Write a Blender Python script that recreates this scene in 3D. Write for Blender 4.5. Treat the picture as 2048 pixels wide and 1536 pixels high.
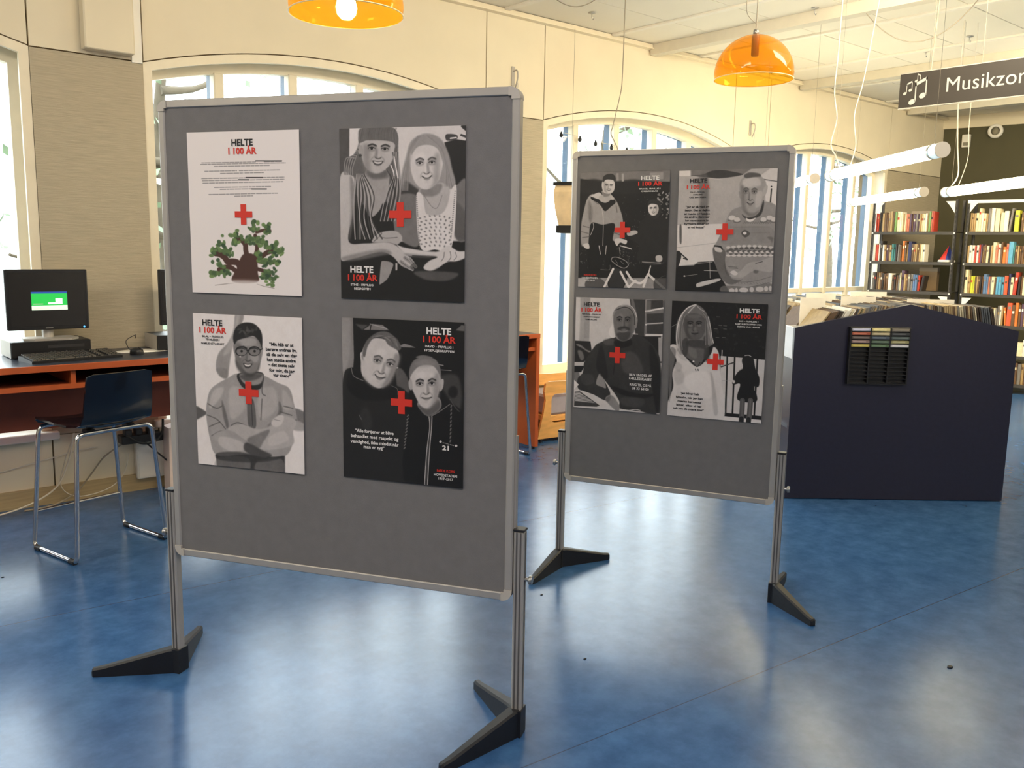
import bpy, bmesh, math, random
import numpy as np
from mathutils import Vector, Matrix, Euler
random.seed(11)
for o in list(bpy.data.objects): bpy.data.objects.remove(o)
scene = bpy.context.scene
COL = scene.collection
R = math.radians
# ------------------------------------------------------------------ camera (fitted to the room's own lines)
cam = bpy.data.cameras.new('camera'); camo = bpy.data.objects.new('camera', cam); COL.objects.link(camo)
cam.sensor_width = 36; cam.lens = 1776.67*36/2048; cam.clip_start = .05; cam.clip_end = 200
_p, _r, _th = R(8.6109), R(.9798), R(40.6332)
F = Vector((0, math.cos(_p), -math.sin(_p))); Rt = Vector((1, 0, 0)); U = Rt.cross(F)
R2 = math.cos(_r)*Rt+math.sin(_r)*U; U2 = -math.sin(_r)*Rt+math.cos(_r)*U
rz = Matrix.Rotation(-_th, 3, 'Z')
R2, U2, F = rz @ R2, rz @ U2, rz @ F
M = Matrix((R2, U2, -F)).transposed().to_4x4(); M.translation = (0, 0, 1.48)
camo.matrix_world = M
scene.camera = camo
# ------------------------------------------------------------------ world, lights, exposure
SKY = 8.0
world = bpy.data.worlds.new('overcast_sky'); scene.world = world; world.use_nodes = True
bg = world.node_tree.nodes['Background']; bg.inputs[0].default_value = (.90, .97, 1.0, 1); bg.inputs[1].default_value = SKY
vs = scene.view_settings; vs.view_transform = 'Standard'; vs.look = 'None'; vs.exposure = 0.0; vs.gamma = 1; vs.use_curve_mapping = False
def area(name, loc, sx, sy, power, color, rot=(0, 0, 0)):
    l = bpy.data.lights.new(name, 'AREA'); l.shape = 'RECTANGLE'; l.size = sx; l.size_y = sy; l.energy = power; l.color = color
    o = bpy.data.objects.new(name, l); COL.objects.link(o); o.location = loc; o.rotation_euler = rot
    return o
def aimed(name, loc, to, sx, sy, power, color):
    o = area(name, loc, sx, sy, power, color); o.rotation_euler = (Vector(to)-Vector(loc)).to_track_quat('-Z', 'Y').to_euler(); return o
# added fill lights on or under the ceiling, out of frame, without fixtures
aimed('added_fill_warm', (2.3, 2.7, 3.2), (3.0, 5.6, 1.9), 1.6, .5, 40, (1, .88, .66))  # added to wash the window wall
aimed('added_fill_warm', (5.4, 2.2, 3.2), (7.2, 5.6, 2.0), 1.6, .5, 80, (1, .88, .66))
aimed('added_fill_warm', (8.7, 1.9, 3.1), (10.5, 4.0, 1.6), 1.4, .3, 110, (1, .86, .58))  # added to brighten the bookcases
aimed('added_uplight', (3.6, .6, 2.2), (4.4, 1.4, 3.2), 1.5, .1, 45, (1, .90, .72))  # added upward light to brighten the ceiling; no tube hangs here
area('added_fill_plain', (.2, .6, 3.15), 1.6, 1.6, 58, (1, .92, .90))  # added to light the pinboard fronts
area('added_fill_plain', (-2.5, 2.6, 3.15), 1.2, 1.2, 50, (1, .86, .68))
aimed('added_fill_warm', (-.9, 3.0, 3.2), (.9, 5.6, 2.6), 1.0, .4, 36, (1, .92, .76))
area('added_fill_plain', (3.0, -4.2, 3.15), 2.5, 2.5, 120, (1, .92, .86))
area('added_fill_warm', (8.6, 1.2, 3.15), 2.4, .5, 90, (1, .78, .42))  # added for warm reflections in the floor
# ------------------------------------------------------------------ materials
def lin(r, g, b):
    f = lambda c: (c/255/12.92 if c/255 <= .04045 else ((c/255+.055)/1.055)**2.4)
    return (f(r), f(g), f(b), 1)
MATS = {}
def mat(name, rgb, rough=.6, metal=0, var=.06, scale=12, stretch=(1, 1, 1), bump=0, bscale=60, spec=.5, coat=0, crough=.1, emit=0, alpha=1, detail=3):
    if name in MATS: return MATS[name]
    m = bpy.data.materials.new(name); m.use_nodes = True; MATS[name] = m
    nt = m.node_tree; b = nt.nodes['Principled BSDF']
    c = lin(*rgb)
    tc = nt.nodes.new('ShaderNodeTexCoord'); mp = nt.nodes.new('ShaderNodeMapping'); mp.inputs['Scale'].default_value = stretch
    nt.links.new(tc.outputs['Object'], mp.inputs[0])
    n = nt.nodes.new('ShaderNodeTexNoise'); n.inputs['Scale'].default_value = scale; n.inputs['Detail'].default_value = detail
    nt.links.new(mp.outputs[0], n.inputs['Vector'])
    cr = nt.nodes.new('ShaderNodeValToRGB')
    cr.color_ramp.elements[0].position = .3; cr.color_ramp.elements[1].position = .7
    cr.color_ramp.elements[0].color = tuple(x*(1-var) for x in c[:3])+(1,); cr.color_ramp.elements[1].color = tuple(min(1, x*(1+var)) for x in c[:3])+(1,)
    nt.links.new(n.outputs[0], cr.inputs[0]); nt.links.new(cr.outputs[0], b.inputs['Base Color'])
    b.inputs['Roughness'].default_value = rough; b.inputs['Metallic'].default_value = metal
    b.inputs['Specular IOR Level'].default_value = spec
    if coat: b.inputs['Coat Weight'].default_value = coat; b.inputs['Coat Roughness'].default_value = crough
    if emit:
        nt.links.new(cr.outputs[0], b.inputs['Emission Color']); b.inputs['Emission Strength'].default_value = emit
    if bump:
        n2 = nt.nodes.new('ShaderNodeTexNoise'); n2.inputs['Scale'].default_value = bscale; n2.inputs['Detail'].default_value = 4
        nt.links.new(mp.outputs[0], n2.inputs['Vector'])
        bp = nt.nodes.new('ShaderNodeBump'); bp.inputs['Strength'].default_value = bump; bp.inputs['Distance'].default_value = .01
        nt.links.new(n2.outputs[0], bp.inputs['Height']); nt.links.new(bp.outputs[0], b.inputs['Normal'])
    return m
def thin_mat(name, tint, gloss=.06, rough=.02, diffuse=None, dw=0):
    """a clear thin sheet: tinted see-through with a fresnel gloss, and optionally some diffuse body"""
    m = bpy.data.materials.new(name); m.use_nodes = True; nt = m.node_tree; nt.nodes.clear(); MATS[name] = m
    out = nt.nodes.new('ShaderNodeOutputMaterial'); tr = nt.nodes.new('ShaderNodeBsdfTransparent'); gl = nt.nodes.new('ShaderNodeBsdfGlossy')
    tr.inputs[0].default_value = tint; gl.inputs['Roughness'].default_value = rough
    lw = nt.nodes.new('ShaderNodeLayerWeight'); pw = nt.nodes.new('ShaderNodeMath'); pw.operation = 'POWER'; pw.inputs[1].default_value = 4.5; nt.links.new(lw.outputs['Facing'], pw.inputs[0])
    fr = nt.nodes.new('ShaderNodeMath'); fr.operation = 'MULTIPLY_ADD'; fr.inputs[1].default_value = .7; fr.inputs[2].default_value = gloss*.5; nt.links.new(pw.outputs[0], fr.inputs[0])
    mx = nt.nodes.new('ShaderNodeMixShader'); nt.links.new(fr.outputs[0], mx.inputs[0]); nt.links.new(tr.outputs[0], mx.inputs[1]); nt.links.new(gl.outputs[0], mx.inputs[2])
    last = mx
    if diffuse:
        df = nt.nodes.new('ShaderNodeBsdfTranslucent'); df.inputs[0].default_value = diffuse
        d2 = nt.nodes.new('ShaderNodeBsdfDiffuse'); d2.inputs[0].default_value = diffuse
        ad = nt.nodes.new('ShaderNodeMixShader'); ad.inputs[0].default_value = .5; nt.links.new(df.outputs[0], ad.inputs[1]); nt.links.new(d2.outputs[0], ad.inputs[2])
        m2 = nt.nodes.new('ShaderNodeMixShader'); m2.inputs[0].default_value = dw; nt.links.new(mx.outputs[0], m2.inputs[1]); nt.links.new(ad.outputs[0], m2.inputs[2]); last = m2
    nt.links.new(last.outputs[0], out.inputs[0])
    return m
m_plaster = mat('cream_painted_board', (226, 214, 188), .75, var=.03, scale=3, bump=.02, bscale=90)
m_gap = mat('dark_joint', (96, 78, 50), .9)
m_white = mat('white_gloss_paint', (238, 234, 224), .4, var=.02)
m_cream = mat('cream_window_paint', (232, 220, 194), .45, var=.03)
m_blue_wood = mat('blue_outer_paint', (54, 82, 108), .5, var=.08)
m_ceil = mat('ceiling_board_paint', (233, 226, 210), .85, var=.02, scale=2, bump=.03, bscale=200)
m_rail = mat('ceiling_rail_paint', (236, 230, 216), .5, var=.02)
m_beam = mat('beam_paint', (214, 206, 188), .6, var=.03)
m_olive = mat('dark_olive_paint', (84, 80, 58), .8, var=.05, scale=3)
m_woven = mat('woven_straw_cloth', (182, 170, 146), .85, var=.12, scale=60, stretch=(.12, .12, 3.2), bump=.35, bscale=160)
m_base = mat('pale_wood_skirting', (176, 156, 118), .5, var=.12, scale=14, stretch=(.3, 1, 6))
m_glass = thin_mat('window_glass', (.97, .99, .99, 1))
m_frost = thin_mat('frosted_glass', (.6, .6, .6, 1), diffuse=(.85, .87, .88, 1), dw=.75)
m_felt = mat('grey_felt', (119, 116, 114), .95, var=.05, scale=25, bump=.15, bscale=500, spec=.2)
m_alu = mat('light_grey_aluminium', (176, 170, 162), .42, .35, var=.03)
m_alu_groove = mat('grey_profile_groove', (96, 92, 90), .5, .3)
m_cap = mat('pale_grey_plastic', (186, 178, 166), .5, var=.02)
m_black = mat('black_plastic', (26, 25, 27), .4, var=.1)
m_blackm = mat('black_cast_foot', (22, 22, 26), .5, var=.15, scale=30, bump=.05)
m_chrome = mat('chrome', (200, 200, 204), .12, 1, var=.02)
m_steel = mat('steel_knob', (168, 166, 162), .3, .9)
m_red = mat('red_print', (214, 50, 34), .5, var=.02)
m_ink = mat('black_print', (26, 24, 26), .6, var=.02)
m_wink = mat('white_print', (232, 226, 220), .6, var=.02)
m_navy = mat('navy_laminate', (32, 31, 52), .42, var=.1, scale=40, bump=.02, bscale=300)
m_dark_top = mat('navy_black_desk_laminate', (40, 44, 58), .3, var=.1)
m_orange = mat('orange_laminate', (184, 88, 42), .45, var=.05)
m_rust = mat('rust_orange_laminate', (142, 66, 40), .5, var=.07)
m_seat = mat('black_gloss_shell', (14, 14, 20), .16, var=.1, coat=.6, crough=.08)
m_dark_steel = mat('dark_grey_shelf_steel', (74, 70, 66), .5, .2, var=.06)
m_plywood = mat('honey_plywood', (230, 172, 98), .5, var=.12, scale=8, stretch=(1, 1, 5))
m_lilac = mat('lilac_grey_cloth', (170, 160, 164), .9, var=.06)
m_socket = mat('brown_socket_plastic', (120, 58, 18), .5)
m_cord_w = mat('white_cord', (214, 206, 190), .6)
m_cord_g = mat('grey_cord', (150, 140, 122), .6)
m_cord_b = mat('black_cord', (30, 30, 32), .6)
m_orange_clear = thin_mat('clear_orange_plastic', (1.0, .60, .055, 1), gloss=.08, rough=.06, diffuse=(1, .5, .03, 1), dw=.14)
m_tube = mat('lit_tube', (255, 240, 196), .4, emit=23, var=.01)
m_tube_end = mat('tube_clear_sleeve', (206, 226, 230), .2, emit=.8)
m_bulb = mat('lit_bulb', (255, 226, 160), .4, emit=85, var=.01)
m_screen = mat('dark_screen', (34, 32, 31), .22, var=.05, emit=.25)
# blue marbled linoleum with faint sheet seams
def floor_mat():
    m = bpy.data.materials.new('blue_linoleum'); m.use_nodes = True; nt = m.node_tree; b = nt.nodes['Principled BSDF']; MATS['floor'] = m
    tc = nt.nodes.new('ShaderNodeTexCoord')
    n = nt.nodes.new('ShaderNodeTexNoise'); n.inputs['Scale'].default_value = 9; n.inputs['Detail'].default_value = 8; n.inputs['Roughness'].default_value = .7
    n2 = nt.nodes.new('ShaderNodeTexNoise'); n2.inputs['Scale'].default_value = 1.1; n2.inputs['Detail'].default_value = 4
    nt.links.new(tc.outputs['Object'], n.inputs['Vector']); nt.links.new(tc.outputs['Object'], n2.inputs['Vector'])
    cr = nt.nodes.new('ShaderNodeValToRGB'); e = cr.color_ramp.elements
    e[0].position = .35; e[1].position = .68; e[0].color = lin(44, 81, 127); e[1].color = lin(64, 105, 152)
    nt.links.new(n.outputs[0], cr.inputs[0])
    mp = nt.nodes.new('ShaderNodeMapping'); mp.inputs['Rotation'].default_value = (0, 0, R(5)); nt.links.new(tc.outputs['Object'], mp.inputs[0])
    br = nt.nodes.new('ShaderNodeTexBrick'); br.inputs['Scale'].default_value = 1; br.inputs['Brick Width'].default_value = 30; br.inputs['Row Height'].default_value = 1.9
    br.inputs['Mortar Size'].default_value = .0022; br.inputs['Mortar Smooth'].default_value = .2; br.offset = 0
    nt.links.new(mp.outputs[0], br.inputs['Vector'])
    mx = nt.nodes.new('ShaderNodeMixRGB'); mx.inputs[2].default_value = lin(40, 56, 84); nt.links.new(br.outputs['Fac'], mx.inputs[0]); nt.links.new(cr.outputs[0], mx.inputs[1])
    nt.links.new(mx.outputs[0], b.inputs['Base Color'])
    rr = nt.nodes.new('ShaderNodeMapRange'); rr.inputs[1].default_value = .3; rr.inputs[2].default_value = .7; rr.inputs[3].default_value = .21; rr.inputs[4].default_value = .27
    nt.links.new(n2.outputs[0], rr.inputs[0]); nt.links.new(rr.outputs[0], b.inputs['Roughness'])
    b.inputs['Specular IOR Level'].default_value = .55
    bp = nt.nodes.new('ShaderNodeBump'); bp.inputs['Strength'].default_value = .05; bp.inputs['Distance'].default_value = .004
    nt.links.new(n.outputs[0], bp.inputs['Height']); nt.links.new(bp.outputs[0], b.inputs['Normal'])
    return m
m_floor = floor_mat()
# ------------------------------------------------------------------ mesh helpers
class MB:
    def __init__(s): s.v = []; s.f = []; s.sm = set()
    def add(s, vs, fs, smooth=False):
        k = len(s.v); s.v += [tuple(p) for p in vs]
        for f in fs:
            if smooth: s.sm.add(len(s.f))
            s.f.append([k+i for i in f])
        return s
    def box(s, x0, y0, z0, x1, y1, z1):
        v = [(x, y, z) for z in (z0, z1) for y in (y0, y1) for x in (x0, x1)]
        return s.add(v, [(0, 2, 3, 1), (4, 5, 7, 6), (0, 1, 5, 4), (2, 6, 7, 3), (0, 4, 6, 2), (1, 3, 7, 5)])
    def rbox(s, x0, y0, z0, x1, y1, z1, c):
        """box with its vertical edges and rims chamfered by c"""
        def ring(z, i): return [(x0+i+c, y0+i, z), (x1-i-c, y0+i, z), (x1-i, y0+i+c, z), (x1-i, y1-i-c, z), (x1-i-c, y1-i, z), (x0+i+c, y1-i, z), (x0+i, y1-i-c, z), (x0+i, y0+i+c, z)]
        rings = [ring(z0, c*.6), ring(z0+c*.6, 0), ring(z1-c*.6, 0), ring(z1, c*.6)]
        v = sum(rings, []); f = [list(range(7, -1, -1)), list(range(24, 32))]
        for k in range(3):
            for i in range(8): f.append((k*8+i, k*8+(i+1) % 8, k*8+8+(i+1) % 8, k*8+8+i))
        return s.add(v, f)
    def prism(s, poly, a, b, axis='y'):
        """polygon given in the plane across axis, pushed from a to b"""
        n = len(poly); P = {'y': lambda p, t: (p[0], t, p[1]), 'z': lambda p, t: (p[0], p[1], t), 'x': lambda p, t: (t, p[0], p[1])}[axis]
        v = [P(p, a) for p in poly]+[P(p, b) for p in poly]
        return s.add(v, [list(range(n)), list(range(2*n-1, n-1, -1))]+[(i, n+i, n+(i+1) % n, (i+1) % n) for i in range(n)])
    def strip(s, A, B, y0, y1):
        """solid band between two (x, z) polylines of equal length"""
        n = len(A); v = [(p[0], y0, p[1]) for p in A]+[(p[0], y0, p[1]) for p in B]+[(p[0], y1, p[1]) for p in A]+[(p[0], y1, p[1]) for p in B]
        f = []
        for i in range(n-1):
            f += [(i, i+1, n+i+1, n+i), (2*n+i, 3*n+i, 3*n+i+1, 2*n+i+1), (i, 2*n+i, 2*n+i+1, i+1), (n+i, n+i+1, 3*n+i+1, 3*n+i)]
        f += [(0, n, 3*n, 2*n), (n-1, 3*n-1, 4*n-1, 2*n-1)]
        return s.add(v, f)
    def tube(s, path, r, n=8, smooth=True, cap=True):
        P = [Vector(p) for p in path]; rs = r if isinstance(r, (list, tuple)) else [r]*len(P)
        v = []; up = None
        for i, p in enumerate(P):
            t = (P[min(i+1, len(P)-1)]-P[max(i-1, 0)]).normalized()
            if up is None: up = t.orthogonal().normalized()
            up = (up-t*up.dot(t)).normalized(); w = t.cross(up)
            v += [p+rs[i]*(math.cos(2*math.pi*k/n)*up+math.sin(2*math.pi*k/n)*w) for k in range(n)]
        f = [(i*n+k, i*n+(k+1) % n, (i+1)*n+(k+1) % n, (i+1)*n+k) for i in range(len(P)-1) for k in range(n)]
        s.add(v, f, smooth)
        if cap: s.add(v[:n], [list(range(n-1, -1, -1))]); s.add(v[-n:], [list(range(n))])
        return s
    def lathe(s, prof, n=24, c=(0, 0, 0), smooth=True, close=False):
        v = [(c[0]+r*math.cos(2*math.pi*k/n), c[1]+r*math.sin(2*math.pi*k/n), c[2]+z) for r, z in prof for k in range(n)]
        m = len(prof); f = [(i*n+k, i*n+(k+1) % n, (i+1)*n+(k+1) % n, (i+1)*n+k) for i in range(m-1) for k in range(n)]
        s.add(v, f, smooth)
        return s
    def move(s, Mx):
        s.v = [tuple(Mx @ Vector(p)) for p in s.v]; return s
    def mesh(s, name):
        me = bpy.data.meshes.new(name); me.from_pydata(s.v, [], s.f)
        if s.sm: me.polygons.foreach_set('use_smooth', [i in s.sm for i in range(len(s.f))])
        bm = bmesh.new(); bm.from_mesh(me); bmesh.ops.recalc_face_normals(bm, faces=bm.faces); bm.to_mesh(me); bm.free()
        return me
    def build(s, name, m, parent=None, **kw):
        return link(name, s.mesh(name), m, parent, **kw)
def link(name, me, m, parent=None, kind=None, label=None, cat=None, group=None, loc=None, rot=None):
    if m and not me.materials: me.materials.append(m)
    o = bpy.data.objects.new(name, me); COL.objects.link(o)
    if parent: o.parent = parent
    if loc: o.location = loc
    if rot: o.rotation_euler = rot
    return tag(o, label, cat, group, kind)
def tag(o, label=None, cat=None, group=None, kind=None):
    if label: o['label'] = label
    if cat: o['category'] = cat
    if group: o['group'] = group
    if kind: o['kind'] = kind
    return o
def empty(name, loc=(0, 0, 0), rz=0, **kw):
    o = bpy.data.objects.new(name, None); COL.objects.link(o); o.location = loc; o.rotation_euler = (0, 0, rz); o.empty_display_size = .1
    return tag(o, **kw)
def copy_tree(o, parent=None):
    c = o.copy(); COL.objects.link(c)
    if parent: c.parent = parent
    for ch in [q for q in list(bpy.data.objects) if q.parent == o]: copy_tree(ch, c)
    return c
def bez(pts, n=8):
    P = [Vector(p) for p in pts]; out = []
    for i in range(len(P)-1):
        a, b, c, d = P[max(i-1, 0)], P[i], P[i+1], P[min(i+2, len(P)-1)]
        for k in range(n):
            t = k/n; out.append(.5*((2*b)+(c-a)*t+(2*a-5*b+4*c-d)*t*t+(3*b-a-3*c+d)*t**3))
    return out+[P[-1]]
def bend(pts, r, n=5):
    """polyline with its corners rounded to radius r"""
    P = [Vector(p) for p in pts]; out = [P[0]]
    for a, b, c in zip(P, P[1:], P[2:]):
        u, w = (a-b), (c-b); q = min(r, u.length*.45, w.length*.45); p0, p1 = b+u.normalized()*q, b+w.normalized()*q
        for k in range(n+1):
            t = k/n; out.append(p0*(1-t)**2+b*2*t*(1-t)+p1*t*t)
    return out+[P[-1]]
# text as flat meshes
_fc = bpy.data.curves.new('lettering_source', 'FONT'); _fo = bpy.data.objects.new('lettering_source', _fc); COL.objects.link(_fo)
def text_mb(mb, s, x, y, h, bold=.0, align='CENTER', width=None, res=2, depth=None, spacing=1):
    """letters of cap height h around (x, y baseline), lying in the x-z plane and facing -y; width stretches the line to that length"""
    _fc.body = s; _fc.align_x = align; _fc.size = 1; _fc.offset = bold; _fc.resolution_u = res; _fc.fill_mode = 'FRONT'; _fc.space_character = spacing
    dg = bpy.context.evaluated_depsgraph_get(); dg.update()
    me = bpy.data.meshes.new_from_object(_fo.evaluated_get(dg)); k = h/.682
    xs = [v.co.x for v in me.vertices]; sx = k
    if width and xs: sx = width/max(1e-6, max(xs)-min(xs))
    mb.add([(x+v.co.x*sx, 0, y+v.co.y*k) for v in me.vertices], [list(p.vertices) for p in me.polygons])
    bpy.data.meshes.remove(me)
    return mb
# ---------------------------------------------------------------- poster prints (painted by code into packed images)
PW, PH = 400, 500
def homography(src, dst):
    A = []
    for (x, y), (u, v) in zip(src, dst):
        A.append([x, y, 1, 0, 0, 0, -u*x, -u*y]); A.append([0, 0, 0, x, y, 1, -v*x, -v*y])
    b = np.array(dst, float).ravel()
    h = np.linalg.solve(np.array(A, float), b)
    return np.append(h, 1).reshape(3, 3)
class Print:
    """a small raster painter: all coordinates are given in the drawing frame whose corners are `quad` (TL, TR, BR, BL)"""
    def __init__(s, quad, g):
        s.Hm = homography(quad, [(0, 0), (PW, 0), (PW, PH), (0, PH)])
        s.k = PW/(quad[1][0]-quad[0][0])
        s.im = np.zeros((PH, PW, 3), np.float32); s.im[:] = s.col(g)
        s.rnd = np.random.RandomState(7)
    @staticmethod
    def col(g):
        if isinstance(g, (tuple, list)): return np.array(g, np.float32)
        return np.array([g, g*.955, g*.93], np.float32)
    def tf(s, pts):
        p = np.asarray(pts, float).reshape(-1, 2)
        q = np.c_[p, np.ones(len(p))] @ s.Hm.T
        return q[:, :2]/q[:, 2:]
    def uv(s, x, y):
        q = s.tf([(x, y)])[0]
        return q[0]/PW, 1-q[1]/PH
    @staticmethod
    def nums(t):
        return [float(v) for v in t.split()] if isinstance(t, str) else t
    @staticmethod
    def smooth(p, closed=True, n=6):
        m = len(p); out = []
        for i in range(m if closed else m-1):
            if closed: a, b, c, d = p[i-1], p[i], p[(i+1) % m], p[(i+2) % m]
            else: a, b, c, d = p[max(i-1, 0)], p[i], p[i+1], p[min(i+2, m-1)]
            for t in np.linspace(0, 1, n, endpoint=False):
                out.append(.5*((2*b)+(c-a)*t+(2*a-5*b+4*c-d)*t*t+(3*b-a-3*c+d)*t**3))
        if not closed: out.append(p[-1])
        return np.array(out)
    def blend(s, x0, y0, mask, g, blur, a):
        if blur > 0:
            r = max(1, int(round(blur*s.k*1.2))); pad = 2*r+1
            mask = np.pad(mask, pad); x0 -= pad; y0 -= pad
            kx = np.ones(r+1)/(r+1)
            for _ in range(2):
                mask = np.apply_along_axis(lambda v: np.convolve(v, kx, 'same'), 0, mask)
                mask = np.apply_along_axis(lambda v: np.convolve(v, kx, 'same'), 1, mask)
        h, w = mask.shape
        X0, Y0, X1, Y1 = max(x0, 0), max(y0, 0), min(x0+w, PW), min(y0+h, PH)
        if X1 <= X0 or Y1 <= Y0: return
        m = (mask[Y0-y0:Y1-y0, X0-x0:X1-x0]*a)[..., None]
        s.im[Y0:Y1, X0:X1] = s.im[Y0:Y1, X0:X1]*(1-m)+s.col(g)*m
    def poly(s, g, blur, pts, a=1, sm=True):
        p = s.tf(s.nums(pts))
        if sm and len(p) > 3: p = s.smooth(p)
        x0, y0 = np.floor(p.min(0)).astype(int)-1; x1, y1 = np.ceil(p.max(0)).astype(int)+2
        x0, y0 = max(x0, -30), max(y0, -30); x1, y1 = min(x1, PW+30), min(y1, PH+30)
        if x1 <= x0 or y1 <= y0: return
        sub = 3
        ys = (np.arange((y1-y0)*sub)+.5)/sub+y0; xs = (np.arange((x1-x0)*sub)+.5)/sub+x0
        M = np.zeros((len(ys), len(xs)), np.int8)
        ax, ay = p[:, 0], p[:, 1]; bx, by = np.roll(ax, -1), np.roll(ay, -1)
        for i, y in enumerate(ys):
            k = (ay > y) != (by > y)
            if not k.any(): continue
            c = np.sort(ax[k]+(y-ay[k])*(bx[k]-ax[k])/(by[k]-ay[k]))
            j = np.searchsorted(xs, c)
            for q in range(0, len(j)-1, 2): M[i, j[q]:j[q+1]] = 1
        m = M.reshape(y1-y0, sub, x1-x0, sub).mean((1, 3))
        s.blend(x0, y0, m, g, blur, a)
    def box(s, g, blur, x0, y0, x1, y1, a=1):
        s.poly(g, blur, [x0, y0, x1, y0, x1, y1, x0, y1], a, False)
    def ell(s, g, blur, cx, cy, rx, ry, rot=0, a=1):
        t = np.linspace(0, 2*np.pi, 20, endpoint=False); c, n = math.cos(math.radians(rot)), math.sin(math.radians(rot))
        u, v = rx*np.cos(t), ry*np.sin(t)
        s.poly(g, blur, np.c_[cx+u*c-v*n, cy+u*n+v*c].ravel(), a, False)
    def line(s, g, w, pts, a=1, blur=0, sm=True):
        p = s.tf(s.nums(pts))
        if sm and len(p) > 2: p = s.smooth(p, False)
        r = w*s.k/2
        x0, y0 = np.floor(p.min(0)-r-1).astype(int); x1, y1 = np.ceil(p.max(0)+r+2).astype(int)
        x0, y0 = max(x0, -8), max(y0, -8); x1, y1 = min(x1, PW+8), min(y1, PH+8)
        if x1 <= x0 or y1 <= y0: return
        yy, xx = np.mgrid[y0:y1, x0:x1]+.5; d = np.full(xx.shape, 1e9)
        for (ax, ay), (bx, by) in zip(p[:-1], p[1:]):
            L = (bx-ax)**2+(by-ay)**2+1e-9
            t = np.clip(((xx-ax)*(bx-ax)+(yy-ay)*(by-ay))/L, 0, 1)
            d = np.minimum(d, np.hypot(xx-ax-t*(bx-ax), yy-ay-t*(by-ay)))
        s.blend(x0, y0, np.clip(r+.5-d, 0, 1)*min(1, 2*r), g, blur, a)
    def speck(s, n, x0, y0, x1, y1, g0, g1, r0, r1, a=.8):
        for _ in range(n):
            s.ell(s.rnd.uniform(g0, g1), 0, s.rnd.uniform(x0, x1), s.rnd.uniform(y0, y1), s.rnd.uniform(r0, r1), s.rnd.uniform(r0, r1)*.6, s.rnd.uniform(0, 180), a)
    def face(s, cx, cy, w, h, rot, g, eye=.0, smile=1, brow=40, lip=70, teeth=False, shade=-1, f=1):
        """features of a face of width w and height h turned by rot degrees; shade -1 darkens the left cheek, 1 the right"""
        c, n = math.cos(math.radians(rot)), math.sin(math.radians(rot))
        def T(*q):
            q = np.array(q, float).reshape(-1, 2)*[w/2, h/2]
            return (np.c_[cx+q[:, 0]*c-q[:, 1]*n, cy+q[:, 0]*n+q[:, 1]*c]).ravel()
        e = eye; d = w*.02
        s.poly(g*.72, w*.08, T(shade*.95, -.6, shade*.55, -.5, shade*.5, .1, shade*.4, .7, shade*.1, 1.0, shade*.8, .7), .75)
        s.poly(min(g*1.12, 250), w*.07, T(-shade*.3, -.75, -shade*.75, -.5, -shade*.4, -.3, 0, -.55), .6)
        for x in (-.42, .42):
            s.poly(g*.62, w*.04, T(x-.24, e-.17, x+.24, e-.17, x+.26, e+.06, x, e+.13, x-.26, e+.06), .75)
            s.line(brow, w*.05, T(x-.25, e-.16, x, e-.245, x+.25, e-.17), .85*f, d*.5)
            s.poly(g*1.05, d*.4, T(x-.19, e+.0, x, e-.06, x+.19, e, x, e+.06), .7)
            s.ell(brow*.5, 0, *T(x, e), w*.045, w*.04, 0, .95*f)
            s.line(brow*.6, w*.022, T(x-.21, e-.01, x, e-.075, x+.21, e-.01), .9*f)
        s.poly(g*.68, w*.03, T(shade*.04, e, shade*.16, e+.05, shade*.2, e+.42, shade*.02, e+.46), .7)
        s.poly(min(g*1.15, 250), w*.03, T(-shade*.05, e, 0, e+.38, -shade*.1, e+.42), .6)
        s.line(g*.42, w*.035, T(-.19, e+.44, -.08, e+.5, .08, e+.5, .19, e+.44), .8, d*.4)
        m = e+.68
        if teeth:
            s.poly(lip, d*.4, T(-.36, m-.06, 0, m-.03, .36, m-.06, .2, m+.15, 0, m+.2, -.2, m+.15))
            s.poly(235, d*.3, T(-.27, m-.02, 0, m+.01, .27, m-.02, .12, m+.09, -.12, m+.09), .9)
        else:
            s.line(lip*.6, w*.04, T(-.33, m-.06*smile, -.12, m+.02, .12, m+.02, .33, m-.06*smile), .9, d*.2)
            s.poly(lip*1.3, d*.6, T(-.22, m+.03, .22, m+.03, .1, m+.12, -.1, m+.12), .7)
        s.poly(g*.75, w*.04, T(-.2, m+.2, .2, m+.2, 0, m+.24), .6)
        for x in (-1, 1): s.line(g*.68, w*.03, T(x*.24, e+.42, x*.4, e+.56, x*.42, m+.02), .55, d)
        return T
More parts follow.
